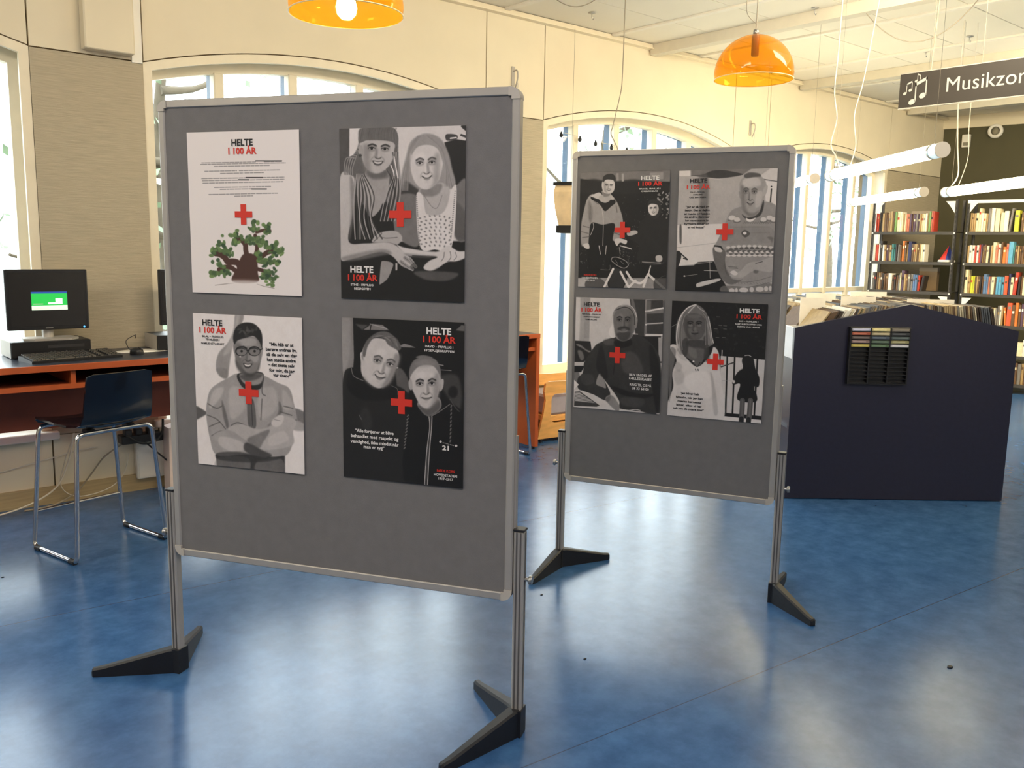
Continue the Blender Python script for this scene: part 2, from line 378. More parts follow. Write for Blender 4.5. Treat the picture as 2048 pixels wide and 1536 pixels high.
def print_tree():
    s = Print([(70, 105), (965, 80), (1005, 1425), (118, 1392)], 236)
    for y, segs in ((340, '190-620 690-830'), (352, '182-860'), (370, '290-735'), (408, '215-470 490-815'), (427, '340-520 535-685'),
                    (466, '190-540 680-850'), (483, '195-480 580-850'), (502, '200-845'), (539, '292-560 570-745'), (555, '338-590'),
                    (594, '248-620 630-800'), (611, '455-600')):
        for q in segs.split():
            a, b = map(float, q.split('-')); x = a
            while x < b:
                w = s.rnd.uniform(14, 52); s.line(120, 6, [x, y-(x-520)*.02, min(x+w, b), y-(min(x+w, b)-520)*.02], .75); x += w+8
    for x0, x1, y in ((622, 690, 330), (690, 830, 330), (545, 678, 463), (485, 570, 481), (592, 710, 555)): s.line(45, 8, [x0, y, x1, y], .9)
    br = (78, 52, 44)
    s.poly(br, 3, '440 1305 475 1200 490 1150 520 1090 560 1075 610 1085 640 1150 645 1230 640 1310', 1)
    for w, q in ((46, '500 1190 480 1150 440 1140 400 1140 370 1100 330 1075 300 1070'), (34, '480 1230 430 1190 380 1185 330 1205'),
                 (40, '560 1110 545 1050 540 1000 510 965 470 960'), (30, '620 1090 635 1040 630 980 620 930'), (34, '610 1120 670 1100 720 1065 780 1050'),
                 (26, '640 1200 700 1220 740 1250'), (22, '630 900 690 885 740 890'), (20, '640 1140 700 1150 770 1150')):
        s.line(br, w, q, 1, 1)
    rr = np.random.RandomState(3)
    for cx, cy, n, sp in ((620, 850, 13, 60), (710, 850, 12, 46), (470, 930, 13, 55), (455, 985, 10, 40), (575, 965, 12, 46), (650, 950, 13, 55), (690, 1000, 12, 42),
                          (350, 1000, 14, 60), (300, 1050, 11, 46), (395, 1060, 12, 50), (320, 1165, 9, 40), (300, 1240, 12, 48), (380, 1230, 11, 50),
                          (760, 1020, 14, 55), (810, 1060, 13, 50), (770, 1110, 13, 55), (690, 1150, 10, 45), (800, 1150, 9, 36), (740, 1230, 13, 55),
                          (700, 1270, 10, 50), (770, 1280, 10, 46), (720, 900, 7, 26), (650, 1085, 8, 36)):
        for _ in range(n):
            t = rr.rand(); g = (52+62*t, 74+66*t, 52+28*t)
            s.ell(g, 1.5, cx+rr.normal()*sp*.45, cy+rr.normal()*sp*.4, rr.uniform(12, 26), rr.uniform(9, 18), rr.uniform(0, 180), .95)
    s.line((120, 105, 95), 5, '300 1335 380 1325 450 1318', .6); s.line((120, 105, 95), 5, '640 1325 700 1345 780 1360', .6)
    s.poly(236, 14, '430 1295 650 1300 660 1330 420 1330', .75)
    return s
def print_pair_women():
    s = Print([(85, 105), (1075, 88), (1057, 1480), (110, 1440)], 212)
    s.box(75, 5, 60, 90, 165, 640); s.box(225, 4, 168, 90, 240, 600)
    s.poly(35, 3, '905 220 1000 195 1090 210 1090 560 985 560', 1, False)
    s.poly(60, 2, '920 155 1000 160 1000 195 925 205'); s.line(230, 10, '955 190 1000 185'); s.poly(40, 2, '1035 88 1085 88 1085 130 1060 120'); s.line(60, 16, '1040 165 1080 180')
    s.poly(24, 6, '90 1000 1080 1000 1080 1500 90 1500', 1, False)
    # the right sitter
    s.poly(150, 6, '640 215 720 155 800 150 880 195 935 300 965 430 990 560 900 600 700 600 560 640 555 560 575 450 605 330')
    s.poly(60, 10, '570 590 600 520 660 560 730 620 720 680 640 680 570 640')
    s.poly(112, 6, '545 640 690 640 700 800 705 1030 600 1015 540 950 430 880 500 790')
    s.poly(112, 6, '960 600 1000 560 1080 530 1080 960 985 960'); s.poly(70, 14, '985 700 1080 800 1080 980 980 960', .6)
    s.poly(178, 5, '715 590 880 540 950 610 910 760 840 800 760 780 725 680')
    s.poly(110, 8, '725 590 880 550 870 620 810 650 740 640', .7); s.line(120, 6, '740 620 800 720 850 740 890 640', .6)
    s.poly(218, 3, '685 650 735 640 765 790 840 805 925 740 955 600 1000 590 960 1045 830 1065 715 1040')
    for i in range(9):
        for j in range(7):
            x, y = 715+j*38+(i % 2)*10, 800+i*29
            if 690 < x < 955: s.ell(95, 1, x, y+(j-3)**2*2, 9, 6, 20*j, .8)
    for y in range(650, 1040, 16): s.ell(140, 0, 690+(y-650)*.06, y, 6, 5); s.ell(140, 0, 990-(y-650)*.09, y-40, 6, 5)
    s.poly(206, 4, '648 300 700 250 780 238 850 265 895 330 890 430 860 530 790 590 725 585 675 530 645 430')
    s.poly(165, 8, '645 330 660 300 640 420 660 520 700 570 670 540 640 450', .6)
    s.face(765, 420, 225, 340, -3, 200, -.22, 1.3, 70, 100, False, 1)
    s.poly(150, 4, '650 320 660 240 740 195 830 200 880 250 905 330 900 390 860 280 790 240 700 255')
    for i in range(12):
        t = i/11
        s.line(110+60*s.rnd.rand(), 7, [720-t*20, 170, 640-t*10, 290, 590+t*40, 460, 575+t*50, 600], .5)
        s.line(110+60*s.rnd.rand(), 7, [770+t*20, 170, 880+t*10, 270, 915+t*25, 420, 905+t*75, 570], .5)
    # the left sitter
    s.poly(92, 6, '240 110 330 95 500 98 540 190 545 330 560 480 555 640 480 830 400 920 420 1010 165 1010 190 800 205 560 190 480 110 480 150 380 210 290 235 220')
    s.poly(160, 5, '300 430 460 430 475 560 445 760 350 810 300 650')
    s.poly(108, 12, '300 440 460 440 470 500 390 500 310 490', .8)
    s.poly(28, 4, '190 640 270 700 330 810 400 760 430 700 480 720 500 1010 170 1010')
    s.poly(188, 5, '95 490 170 470 205 580 190 800 165 1000 300 1015 480 1010 590 1080 670 1170 640 1215 570 1190 500 1115 400 1085 180 1140 100 1130 92 900')
    s.poly(120, 10, '170 480 210 570 200 800 165 1000 175 720', .7); s.poly(118, 10, '110 1120 400 1060 500 1090 420 1110 180 1150', .7)
    s.poly(172, 4, '345 1005 400 935 520 918 580 970 545 1025 470 1010'); s.line(95, 7, '400 960 450 975 540 970', .7); s.line(80, 8, '390 925 420 940 360 1000', .6)
    for q in ('570 1160 620 1200 660 1220', '600 1130 650 1170 685 1200', '640 1140 670 1180'): s.line(150, 26, q); s.line(70, 5, q, .6)
    s.poly(182, 4, '262 205 500 212 515 290 492 380 440 440 388 465 330 452 282 395 258 300')
    s.poly(160, 3, '232 250 262 240 268 320 240 320')
    s.face(388, 335, 245, 300, 3, 180, -.45, 1, 38, 75, True, -1)
    s.poly(100, 3, '238 215 248 120 330 92 500 98 545 170 535 250 505 215 440 198 320 190')
    for i in range(26):
        x = 250+i*11; s.line(70+50*s.rnd.rand(), 5, [x+10, 105, x, 150, x-2+(i-13)*.6, 200], .6)
    for i in range(12):
        x = 205+i*14; s.line(60 if i % 2 else 175, 10, [225+i*5, 470, x, 640, x+18*math.sin(i), 820, x+10+i*5, 980], .85)
    for i in range(9):
        x = 430+i*14; s.line(55 if i % 2 else 165, 9, [500+i*6, 300, 520+i*4, 460, x+20, 640, x-20, 840], .85)
    s.line(225, 9, '515 330 530 420 545 500'); s.line(225, 9, '490 400 510 450 515 480')
    for i in range(9): s.line(70 if i % 2 else 150, 9, [238-i*4, 260+i*10, 215-i*9, 340, 190-i*8, 420, 190-i*8, 470], .7)
    s.line(35, 10, '455 430 500 520 520 640 480 760', .6, 3); s.ell(60, 1, 248, 318, 13, 13); s.poly(70, 12, '300 440 380 470 460 440 440 500 350 510', .5)
    # their joined forearms
    s.poly(205, 4, '535 1025 600 1050 840 1085 930 1038 1010 1080 1070 1085 1070 1130 1000 1160 930 1165 860 1210 800 1235 745 1212 780 1160 850 1125 700 1112 620 1110')
    s.poly(120, 8, '600 1095 760 1112 850 1120 780 1130 640 1120', .7)
    for q in ('905 1090 900 1130 880 1160', '950 1085 955 1130 930 1165', '990 1090 1000 1125 980 1150'): s.line(110, 7, q, .7)
    s.line(60, 8, '660 1115 770 1125'); s.poly(30, 4, '760 1150 860 1190 800 1240 700 1240 640 1200 700 1150', .5)
    s.poly(205, 4, '745 1212 780 1165 850 1135 880 1150 860 1200 800 1232')
    s.poly(148, 3, '430 1150 505 1170 495 1225 460 1295 410 1332 402 1322 412 1180'); s.box(190, 2, 525, 1168, 540, 1225)
    s.poly(82, 8, '680 1238 1005 1250 930 1310 760 1300', .9)
    return s
def print_folded_arms():
    s = Print([(85, 70), (1040, 115), (1063, 1475), (135, 1385)], 234)
    s.poly(150, 5, '460 60 520 60 525 130 460 250 420 420 400 560 385 640 320 620 285 540 310 420 390 330 440 220')
    s.poly(190, 12, '470 60 500 60 470 250 420 400 350 440 400 330 450 200', .6); s.poly(120, 8, '290 560 385 560 385 640 330 625', .6)
    s.poly(90, 5, '100 880 200 930 220 940 120 1000 100 990'); s.poly(120, 5, '960 900 1065 940 1065 1040 960 1000')
    s.poly(165, 8, '960 1000 1065 1040 1065 1095 960 1085')
    s.poly(55, 6, '285 1290 890 1290 890 1480 300 1480', 1, False)
    s.poly(150, 6, '310 1330 560 1330 560 1450 300 1440', .5); s.poly(140, 6, '650 1360 860 1340 860 1480 650 1480', .5)
    J = 158
    s.poly(J, 4, '390 640 480 600 560 650 680 610 830 680 930 730 970 860 1000 1010 960 1090 960 1200 900 1310 720 1320 500 1280 300 1310 240 1180 205 980 210 850 250 730')
    s.poly(40, 4, '485 600 690 590 700 690 660 740 560 740 500 690')
    s.poly(150, 5, '500 600 690 600 680 680 600 700 530 680')
    s.poly(70, 10, '500 610 690 600 640 650 540 660', .8)
    s.poly(95, 4, '565 840 620 840 640 1060 575 1060'); s.line(60, 8, '600 850 610 1050')
    s.poly(196, 10, '270 740 350 720 330 800 240 900 230 840', .7); s.poly(192, 12, '420 720 520 740 540 900 430 1000 400 850', .6)
    s.poly(192, 12, '680 740 800 730 820 900 700 1000 650 900', .5); s.poly(190, 10, '870 740 930 800 960 900 880 900', .6)
    s.poly(90, 8, '340 830 380 950 400 1050 385 1080 350 960', .8); s.poly(90, 8, '840 840 870 930 780 1030 740 1060 830 950', .8)
    for q in ('215 860 290 900 340 880', '210 960 300 1000 370 1080', '230 1060 320 1020', '250 1140 330 1100 420 1120', '880 880 960 900', '870 1010 990 1000', '850 930 950 960', '700 640 690 760 720 790', '690 820 680 1000', '420 1050 480 1025 570 1060'):
        s.line(80, 9, q, .75, 2)
    s.poly(178, 5, '395 1070 520 1040 640 1080 760 1060 840 980 880 960 990 1010 960 1100 950 1220 700 1260 560 1180 420 1130')
    s.poly(110, 8, '560 1180 640 1130 760 1090 700 1200 660 1250', .8); s.poly(205, 8, '760 1150 880 1100 920 1180 760 1230', .6)
    s.poly(205, 5, '770 1020 830 960 880 970 860 1040 800 1060'); s.line(120, 6, '800 1000 850 1010', .6)
    s.poly(160, 5, '250 1150 400 1090 560 1190 720 1300 700 1340 560 1300 300 1310')
    s.poly(205, 8, '330 1150 480 1180 560 1250 430 1280 320 1220', .6); s.poly(55, 8, '560 1200 700 1270 780 1310 690 1350 540 1270', .85)
    s.poly(45, 6, '300 1290 500 1280 720 1330 880 1310 800 1350 600 1370 320 1350', .7)
    # head
    s.poly(128, 4, '450 330 500 280 640 285 690 360 690 450 660 560 600 620 540 610 480 540 455 440')
    s.poly(60, 10, '460 470 490 520 560 590 640 580 670 500 660 570 600 625 540 615 470 540', .9)
    s.poly(175, 10, '480 300 620 290 640 340 560 360 490 350', .7); s.poly(180, 8, '590 440 660 440 650 500 600 490', .6); s.poly(165, 8, '470 440 520 450 510 500 475 490', .5)
    s.poly(150, 3, '688 370 702 380 694 440 684 450'); s.poly(130, 3, '440 350 456 345 460 420 446 410')
    s.face(570, 440, 225, 330, 4, 140, -.2, 1, 25, 60, True, -1)
    s.poly(32, 3, '450 345 440 270 470 190 540 155 630 170 690 250 692 380 668 320 620 275 560 285 480 310')
    for i in range(14): s.ell(60+40*s.rnd.rand(), 2, 480+s.rnd.rand()*170, 185+s.rnd.rand()*90, 22, 9, s.rnd.rand()*180, .5)
    for x in (512, 625): s.ell(25, 0, x, 405, 54, 44); s.ell(140, 1, x, 405, 46, 36, 0, .85); s.ell(30, 1, x, 402, 11, 11); s.line(40, 10, [x-32, 386, x, 378, x+32, 388], .8)
    s.line(25, 8, '560 400 580 400'); s.line(25, 8, '676 395 694 385'); s.ell(215, 1, 500, 450, 10, 6)
    return s
def print_two_men():
    s = Print([(80, 65), (1105, 125), (1088, 1502), (92, 1405)], 20)
    s.poly(128, 3, '70 60 172 65 180 400 165 600 85 640', 1, False); s.poly(160, 10, '75 70 150 70 140 400 80 500', .5)
    s.poly(120, 2, '260 170 330 120 420 130 478 178', 1, False); s.line(20, 8, '330 120 320 175'); s.line(170, 8, '320 125 460 165', .7); s.poly(70, 6, '190 120 300 130 250 170')
    s.poly(125, 3, '540 318 600 290 640 300 700 325', 1, False); s.poly(95, 3, '1030 185 1080 140 1110 150 1110 195', 1, False)
    s.poly(110, 4, '700 410 760 390 840 410 800 420'); s.line(150, 6, '880 470 930 478'); s.line(120, 6, '910 515 995 522')
    s.poly(85, 6, '535 520 580 500 640 600 640 700 560 700 540 650'); s.poly(62, 14, '910 560 1040 560 1080 700 1060 850 980 760 910 650', .9); s.ell(25, 8, 1010, 700, 40, 50)
    s.ell(230, 0, 546, 494, 10, 7)
    # left man
    s.poly(30, 5, '85 630 160 490 260 560 420 690 520 640 640 720 620 900 640 1450 90 1420')
    s.poly(16, 8, '160 490 300 600 430 690 520 640 560 700 480 760 250 760 120 650', .8); s.line(150, 7, '160 492 180 560 260 600', .7); s.line(110, 6, '500 645 545 670 550 720', .8)
    s.poly(45, 14, '230 860 300 830 330 980 260 1000', .8); s.line(90, 10, '225 890 245 925', .8)
    s.poly(196, 4, '260 330 330 250 440 255 540 330 560 420 520 530 470 620 400 665 330 640 260 570 240 480')
    s.poly(190, 3, '232 370 262 360 275 430 262 470 245 460'); s.poly(110, 5, '245 390 262 385 262 440', .7)
    s.poly(130, 10, '530 370 560 420 525 530 470 625 410 665 470 560 510 470', .8); s.poly(120, 12, '260 560 330 640 400 668 340 660 270 600', .7)
    s.face(425, 470, 265, 370, 16, 192, -.12, 1, 80, 90, False, 1)
    s.poly(92, 4, '255 370 280 280 330 225 400 190 470 195 540 250 580 320 560 350 520 330 470 300 430 245 350 245 300 310 275 400')
    for i in range(14): s.line(65+75*s.rnd.rand(), 7, [320+i*14, 240-10*math.sin(i/4), 380+i*13, 215+i*3, 450+i*9, 240+i*7], .6)
    # right man
    s.poly(18, 4, '640 880 720 830 800 900 830 890 920 830 985 790 1080 850 1110 870 1110 1510 620 1480')
    s.poly(150, 5, '720 780 880 740 910 830 810 900 740 850'); s.poly(70, 10, '720 800 800 840 880 760 900 830 810 895 740 850', .8)
    s.poly(192, 4, '652 560 680 470 760 430 860 450 905 540 905 650 870 760 800 828 740 810 690 720 660 640')
    s.poly(165, 3, '640 600 662 590 672 660 655 680 640 650'); s.poly(175, 3, '905 600 930 595 925 660 900 690')
    s.face(785, 650, 240, 340, -2, 188, -.12, .3, 40, 95, False, 1)
    s.poly(112, 5, '648 580 650 500 690 430 770 405 860 425 905 500 910 590 890 540 840 480 740 480 680 530')
    s.poly(140, 10, '690 450 800 420 860 470 740 490', .5); s.poly(210, 8, '700 540 800 530 860 560 760 580', .5)
    for q in ('810 905 815 1000 790 1200 770 1480', '835 905 830 1000 812 1200 795 1480'): s.line(165, 8, q)
    s.line(60, 10, '822 905 822 1000 800 1200 782 1480'); s.line(120, 7, '830 900 900 860 985 800', .9); s.line(75, 9, '985 760 1030 830 1060 860', .8)
    for i in range(11):
        s.line(110, 10, [640-i*3, 890+i*27, 630-i*3, 902+i*27], .9)
        if i < 10: s.line(110, 10, [998-i*1, 810+i*32, 992-i*1, 826+i*32], .9)
    s.ell(215, 0, 905, 1112, 11, 10); s.ell(215, 0, 1034, 1147, 11, 10)
    for x in (925, 945, 962, 985, 1003): s.line(170, 7, [x, 1120+(x-925)*.27, x+11, 1124+(x-925)*.27], .8)
    return s
def print_bicycle():
    s = Print([(150, 75), (1195, 62), (1115, 1465), (105, 1445)], 30)
    s.poly(120, 6, '140 70 1200 60 1190 200 800 190 600 200 300 180 140 150', 1, False); s.poly(36, 14, '140 200 300 160 420 180 560 190 760 170 900 190 1200 240 1200 330 140 330', .9)
    s.box(165, 3, 630, 95, 655, 190); s.box(150, 3, 570, 90, 595, 180); s.poly(160, 6, '960 90 1110 85 1110 170 960 170', .8, False)
    s.speck(140, 640, 380, 1180, 1180, 45, 95, 4, 11); s.speck(90, 110, 960, 800, 1240, 50, 120, 4, 12); s.speck(40, 1040, 330, 1190, 640, 120, 200, 8, 22)
    s.box(150, 4, 90, 1340, 1120, 1480); s.box(190, 4, 90, 1350, 190, 1480, .8)
    # tall man
    s.poly(24, 4, '240 680 560 690 560 1000 540 1250 440 1250 420 1100 360 1260 240 1260')
    s.poly(158, 4, '290 340 360 380 500 370 560 420 605 520 640 680 620 870 540 900 515 880 540 700 400 710 270 690 240 860 225 950 150 950 150 720 180 560 225 400')
    s.poly(30, 3, '265 375 330 360 420 440 520 400 555 440 500 490 430 545 380 480 290 420')
    s.poly(200, 3, '270 360 360 320 400 360 360 400 300 380'); s.poly(190, 3, '490 340 540 390 530 410 490 400')
    s.line(225, 5, '405 560 410 700 400 960'); s.line(200, 5, '290 420 370 470 405 560', .8)
    for q in ('170 720 240 740', '150 790 230 810', '160 860 240 850', '560 480 570 560', '520 800 600 830', '260 480 250 640'): s.line(85, 10, q, .7, 2)
    s.poly(105, 12, '240 420 290 520 270 680 240 640', .6)
    s.poly(205, 3, '170 940 230 930 240 990 190 985'); s.poly(205, 3, '530 890 580 870 640 880 680 900 660 940 600 920 560 960'); s.line(215, 8, '355 960 370 1060'); s.line(190, 8, '440 960 430 1060')
    s.line(200, 8, '290 690 295 740 260 830', .8)
    s.poly(178, 3, '400 300 490 310 500 400 440 445 370 420 360 370 400 350'); s.poly(110, 6, '400 310 490 320 480 360 420 370', .7)
    s.poly(205, 3, '400 200 430 165 530 175 548 240 530 310 480 335 420 320 398 260')
    s.face(480, 250, 130, 160, 4, 198, -.15, 1, 60, 90, False, -1)
    s.poly(48, 3, '412 200 412 140 450 105 520 98 558 140 552 210 530 172 450 165')
    # woman in cap
    s.poly(38, 4, '880 640 940 580 1040 620 1130 640 1170 700 1150 1100 1060 1150 800 1130 820 960 700 870 720 820 800 800 830 690')
    s.poly(46, 3, '925 500 940 430 1000 410 1060 440 1080 520 1060 600 1000 640 940 600')
    s.poly(215, 3, '930 490 960 460 1030 470 1048 530 1020 590 970 600 935 560'); s.face(988, 530, 110, 135, -4, 212, -.2, 1.3, 40, 90, True, 1)
    s.poly(48, 2, '920 500 940 430 1000 412 1060 440 1075 510 1040 475 960 462')
    s.poly(185, 3, '690 790 780 775 800 810 720 840 680 830'); s.poly(190, 3, '1005 1080 1060 1070 1080 1110 1060 1145 1010 1140')
    # bicycle
    s.ell(28, 2, 560, 1330, 110, 200, 12); s.ell(60, 2, 560, 1340, 92, 180, 12, .6); s.ell(40, 1, 300, 1420, 120, 90, 0, .6)
    s.ell(22, 2, 590, 1160, 110, 70, 20); s.line(150, 9, '495 1130 510 1100 570 1098 660 1140 690 1190 640 1225 560 1190 500 1140'); s.line(120, 6, '540 1130 570 1170'); s.line(120, 6, '600 1140 640 1180')
    s.line(205, 12, '600 960 690 985 730 1000'); s.line(150, 8, '590 980 600 1060')
    for q in ('515 1235 410 1445', '600 1270 690 1450', '670 1270 740 1370 840 1395 920 1290', '920 1300 1100 1465', '910 1300 860 1440', '770 1370 690 1450'): s.line(225, 26, q)
    s.line(225, 14, '920 1290 945 1200'); s.poly(60, 3, '840 1150 950 1140 1070 1160 1060 1180 930 1180'); s.line(170, 7, '850 1150 1060 1165')
    s.ell(30, 2, 1080, 1420, 110, 130, 0, .6); s.line(110, 5, '1010 1380 1060 1330 1110 1310', .7)
    s.line(120, 6, '370 1240 470 1245 480 1190', .8)
    return s
def print_knit_sweater():
    s = Print([(135, 72), (1290, 50), (1188, 1500), (50, 1475)], 178)
    s.poly(120, 8, '270 60 980 50 880 120 640 70 500 90 400 130 270 130', 1, False); s.box(222, 3, 130, 65, 262, 130)
    s.poly(60, 6, '270 130 400 120 520 75 640 72 880 118 640 160 450 150'); s.line(60, 9, '520 80 640 72 760 90 880 120'); s.line(210, 6, '290 135 480 160 640 180', .8)
    s.poly(212, 4, '1090 130 1200 55 1300 50 1295 200 1120 180', 1, False); s.line(80, 8, '1120 175 1290 205'); s.poly(225, 4, '1130 190 1290 210 1270 480 1140 430', 1, False); s.line(60, 16, '1212 290 1195 450'); s.ell(50, 0, 1212, 262, 10, 9)
    s.poly(95, 22, '350 150 470 150 440 690 330 690 370 400', .75)
    s.poly(222, 4, '95 705 640 690 600 1130 80 1190', 1, False); s.line(160, 5, '80 970 600 910', .8); s.poly(60, 4, '122 715 145 720 140 910 118 900', .8)
    s.poly(26, 4, '60 1190 280 1180 330 1140 520 1130 600 1320 700 1500 40 1490', 1, False); s.poly(40, 3, '70 1020 120 1020 130 1080 90 1190 60 1190'); s.line(40, 14, '110 1020 150 1060 205 1110 160 1095')
    s.line(170, 6, '290 1160 500 1140'); s.line(200, 5, '470 1130 470 1330'); s.line(190, 6, '400 1240 560 1245'); s.line(150, 6, '170 1305 320 1285'); s.ell(200, 0, 165, 1305, 12, 9)
    s.poly(205, 3, '300 1420 330 1380 560 1330 570 1360 340 1430')
    # man
    s.poly(150, 5, '860 490 740 540 680 640 640 740 560 900 530 960 640 1010 650 1170 640 1300 680 1400 900 1420 1190 1350 1240 900 1250 640 1250 480 1120 440')
    s.poly(128, 8, '660 820 760 740 900 720 1200 740 1210 900 640 930', .4)
    K = (90, 205)
    for i in range(9):
        x = 690+i*62; s.ell(205, 2, 745+i*0, 620, 40, 30) if i == 0 else None
        s.ell(205, 1, x, 950+(i-4)**2, 26, 15); s.ell(88, 1, x+30, 975+(i-4)**2, 24, 16); s.ell(95, 1, x, 1010, 28, 16); s.ell(210, 1, x+28, 1020, 26, 13); s.ell(215, 1, x, 1060, 30, 13); s.ell(90, 1, x+30, 1045, 20, 9)
    s.poly(85, 2, '845 800 890 760 950 805 890 850'); s.ell(225, 0, 890, 803, 22, 17); s.line(110, 5, '720 730 1180 730'); s.line(110, 5, '960 800 1180 800', .5)
    for x, y in ((735, 620), (800, 640), (1180, 620), (1230, 640), (1110, 640)): s.ell(212, 1, x, y, 36, 26); s.line(80, 8, [x-40, y+30, x, y+38, x+40, y+28], .7)
    for i in range(12): s.line(110, 8, [880+i*26, 690, 892+i*26, 670, 905+i*26, 690], .6)
    s.poly(95, 10, '1150 850 1200 900 1180 980 1220 860', .7)
    for i in range(14): s.line(80, 4, [690+i*36, 1380, 700+i*36, 1395], .7)
    s.line(100, 5, '700 1370 950 1370 1190 1310'); s.line(100, 5, '700 1420 950 1430 1190 1370')
    s.poly(110, 4, '620 1420 900 1430 1180 1390 1180 1510 640 1510', .8)
    for x, w in ((720, 34), (775, 16), (860, 54), (955, 26), (1050, 48), (1125, 24), (1175, 20)): s.ell(205, 1, x, 1475-(x-700)*.06, w, 30)
    s.poly(105, 4, '520 960 650 1000 650 1140 670 1270 720 1330 800 1350 860 1340 740 1400 650 1380 580 1290 520 1110'); s.poly(70, 8, '640 1010 655 1200 720 1320 650 1250', .6)
    s.poly(205, 3, '530 960 610 980 610 1020 540 1010'); s.line(40, 18, '530 950 600 960 620 990')
    s.poly(170, 4, '1210 1090 1050 1130 930 1150 830 1240 760 1280 700 1290 740 1320 850 1320 950 1260 1040 1240 1200 1250'); s.poly(95, 8, '990 1230 1040 1240 1020 1270 980 1260', .8); s.line(70, 8, '1010 1155 1090 1135')
    for q in ('690 1195 790 1200', '700 1210 800 1215'): s.line(90, 7, q)
    s.poly(210, 3, '705 1260 750 1235 795 1270 760 1295')
    # head
    s.poly(60, 5, '860 580 930 620 1040 580 1110 420 1120 480 1080 590 980 640 900 630'); s.poly(232, 3, '905 620 950 640 1020 620 970 665 920 660')
    s.poly(160, 4, '840 280 860 180 940 130 1060 130 1140 190 1155 300 1110 430 1060 560 980 600 910 590 865 480')
    s.poly(205, 14, '880 190 960 150 1060 160 1090 240 980 270 890 260', .8); s.poly(205, 10, '1040 330 1110 330 1080 470 1020 500', .5)
    s.poly(150, 3, '825 315 845 320 855 390 835 385'); s.poly(175, 3, '1120 270 1165 250 1150 330 1110 370')
    s.face(960, 380, 230, 390, 2, 158, -.3, 1, 85, 80, False, -1)
    s.poly(100, 12, '870 520 930 600 1000 600 1070 530 1000 560 920 555', .6)
    s.poly(78, 7, '890 130 950 95 1060 105 1090 140 1000 150 920 160', .9)
    return s
def print_man_at_desk():
    s = Print([(100, 70), (1160, 105), (1090, 1475), (55, 1390)], 208)
    s.poly(170, 6, '90 60 270 75 250 600 70 600', 1, False); s.poly(225, 8, '100 70 150 72 130 600 85 600', .7); s.poly(150, 6, '190 80 265 85 250 560 190 560', .6, False)
    s.poly(60, 4, '745 90 940 95 920 560 820 560', 1, False); s.poly(150, 3, '760 90 790 90 830 300 800 400', .5); s.poly(120, 3, '945 100 1170 105 1150 540 915 535', 1, False)
    for a, b in ((240, 200), (400, 380), (525, 525)):
        s.poly(50, 5, [950, a-130, 1150, a-140, 1150, b-8, 950, a-20], .85, False); s.line(225, 18, [940, a, 1150, b])
    s.poly(150, 5, '940 110 1010 115 1000 230 940 245', .5, False)
    s.poly(35, 4, '820 540 1120 540 1130 860 900 860', 1, False); s.box(165, 3, 1085, 550, 1140, 840)
    s.poly(40, 3, '70 590 265 600 285 760 180 850 60 850', 1, False); s.poly(150, 6, '90 640 140 640 220 700 270 720 240 730 160 680', .8); s.poly(130, 8, '110 720 160 720 190 800 150 830', .8)
    s.poly(205, 3, '60 850 190 855 190 890 60 895', 1, False); s.poly(28, 3, '60 895 190 895 150 970 60 975', 1, False); s.poly(120, 5, '60 985 130 985 110 1100 60 1080')
    # body
    D = 50
    s.poly(D, 5, '530 560 400 610 330 650 250 760 190 860 170 980 110 1050 115 1170 240 1230 440 1310 500 1240 470 1150 420 1050 600 1300 620 1410 860 1440 1080 1480 1110 1180 1110 860 1060 700 960 590 860 530 760 520')
    s.poly(150, 5, '330 1110 375 985 420 1050 450 1160 400 1150')
    s.poly(30, 10, '400 640 470 1000 420 1040 330 900', .7); s.poly(28, 12, '980 640 1090 860 1100 1200 1060 1460 1000 1100', .8); s.poly(82, 18, '640 760 800 740 900 960 760 1000 660 950', .7); s.poly(90, 12, '430 580 540 570 540 640 440 640', .7)
    s.poly(26, 12, '500 1130 800 1220 1040 1230 900 1280 640 1240', .8); s.poly(75, 14, '640 1280 900 1290 860 1390 660 1370', .6); s.line(22, 12, '560 850 540 1000', .6, 4); s.poly(28, 6, '560 590 740 570 760 640 640 680 570 660', .9)
    s.poly(72, 10, '140 1010 280 1000 300 1100 180 1120', .6)
    # desk and laptop
    s.poly(215, 3, '60 1180 160 1190 300 1240 440 1320 600 1440 60 1395', 1, False); s.poly(232, 3, '60 1060 120 1120 60 1180')
    s.poly(60, 2, '70 1205 130 1200 370 1370 330 1385 60 1375', 1, False); s.poly(190, 2, '70 1220 130 1215 320 1345 70 1320', 1, False)
    for i in range(6): s.line(60, 5, [75, 1235+i*17, 190+i*28, 1260+i*17], .9)
    s.poly(140, 4, '440 1300 500 1245 560 1290 610 1380 600 1440 560 1430'); s.poly(90, 8, '440 1300 500 1250 500 1300 470 1330', .6)
    s.line(200, 9, '620 1415 720 1430 800 1420 860 1430'); s.ell(200, 2, 1070, 1468, 22, 8)
    # head
    s.poly(140, 4, '530 330 560 230 620 180 730 165 800 230 830 330 800 470 760 560 660 600 580 560 545 450')
    s.poly(225, 4, '520 420 545 400 560 540 540 560 505 540 490 480')
    s.poly(218, 4, '535 300 560 225 590 200 565 300 550 480 560 560 540 520 528 400', .9)
    s.poly(110, 4, '545 330 570 230 640 190 740 200 790 260 805 420 770 540 690 590 610 570 565 480')
    s.face(665, 400, 230, 360, 3, 118, -.3, .6, 30, 60, False, 1)
    s.poly(52, 8, '600 440 680 420 740 440 735 470 680 450 610 465', .9); s.poly(58, 10, '590 500 740 490 720 570 660 600 610 570', .8); s.poly(130, 4, '625 475 715 468 690 492 640 494', .8)
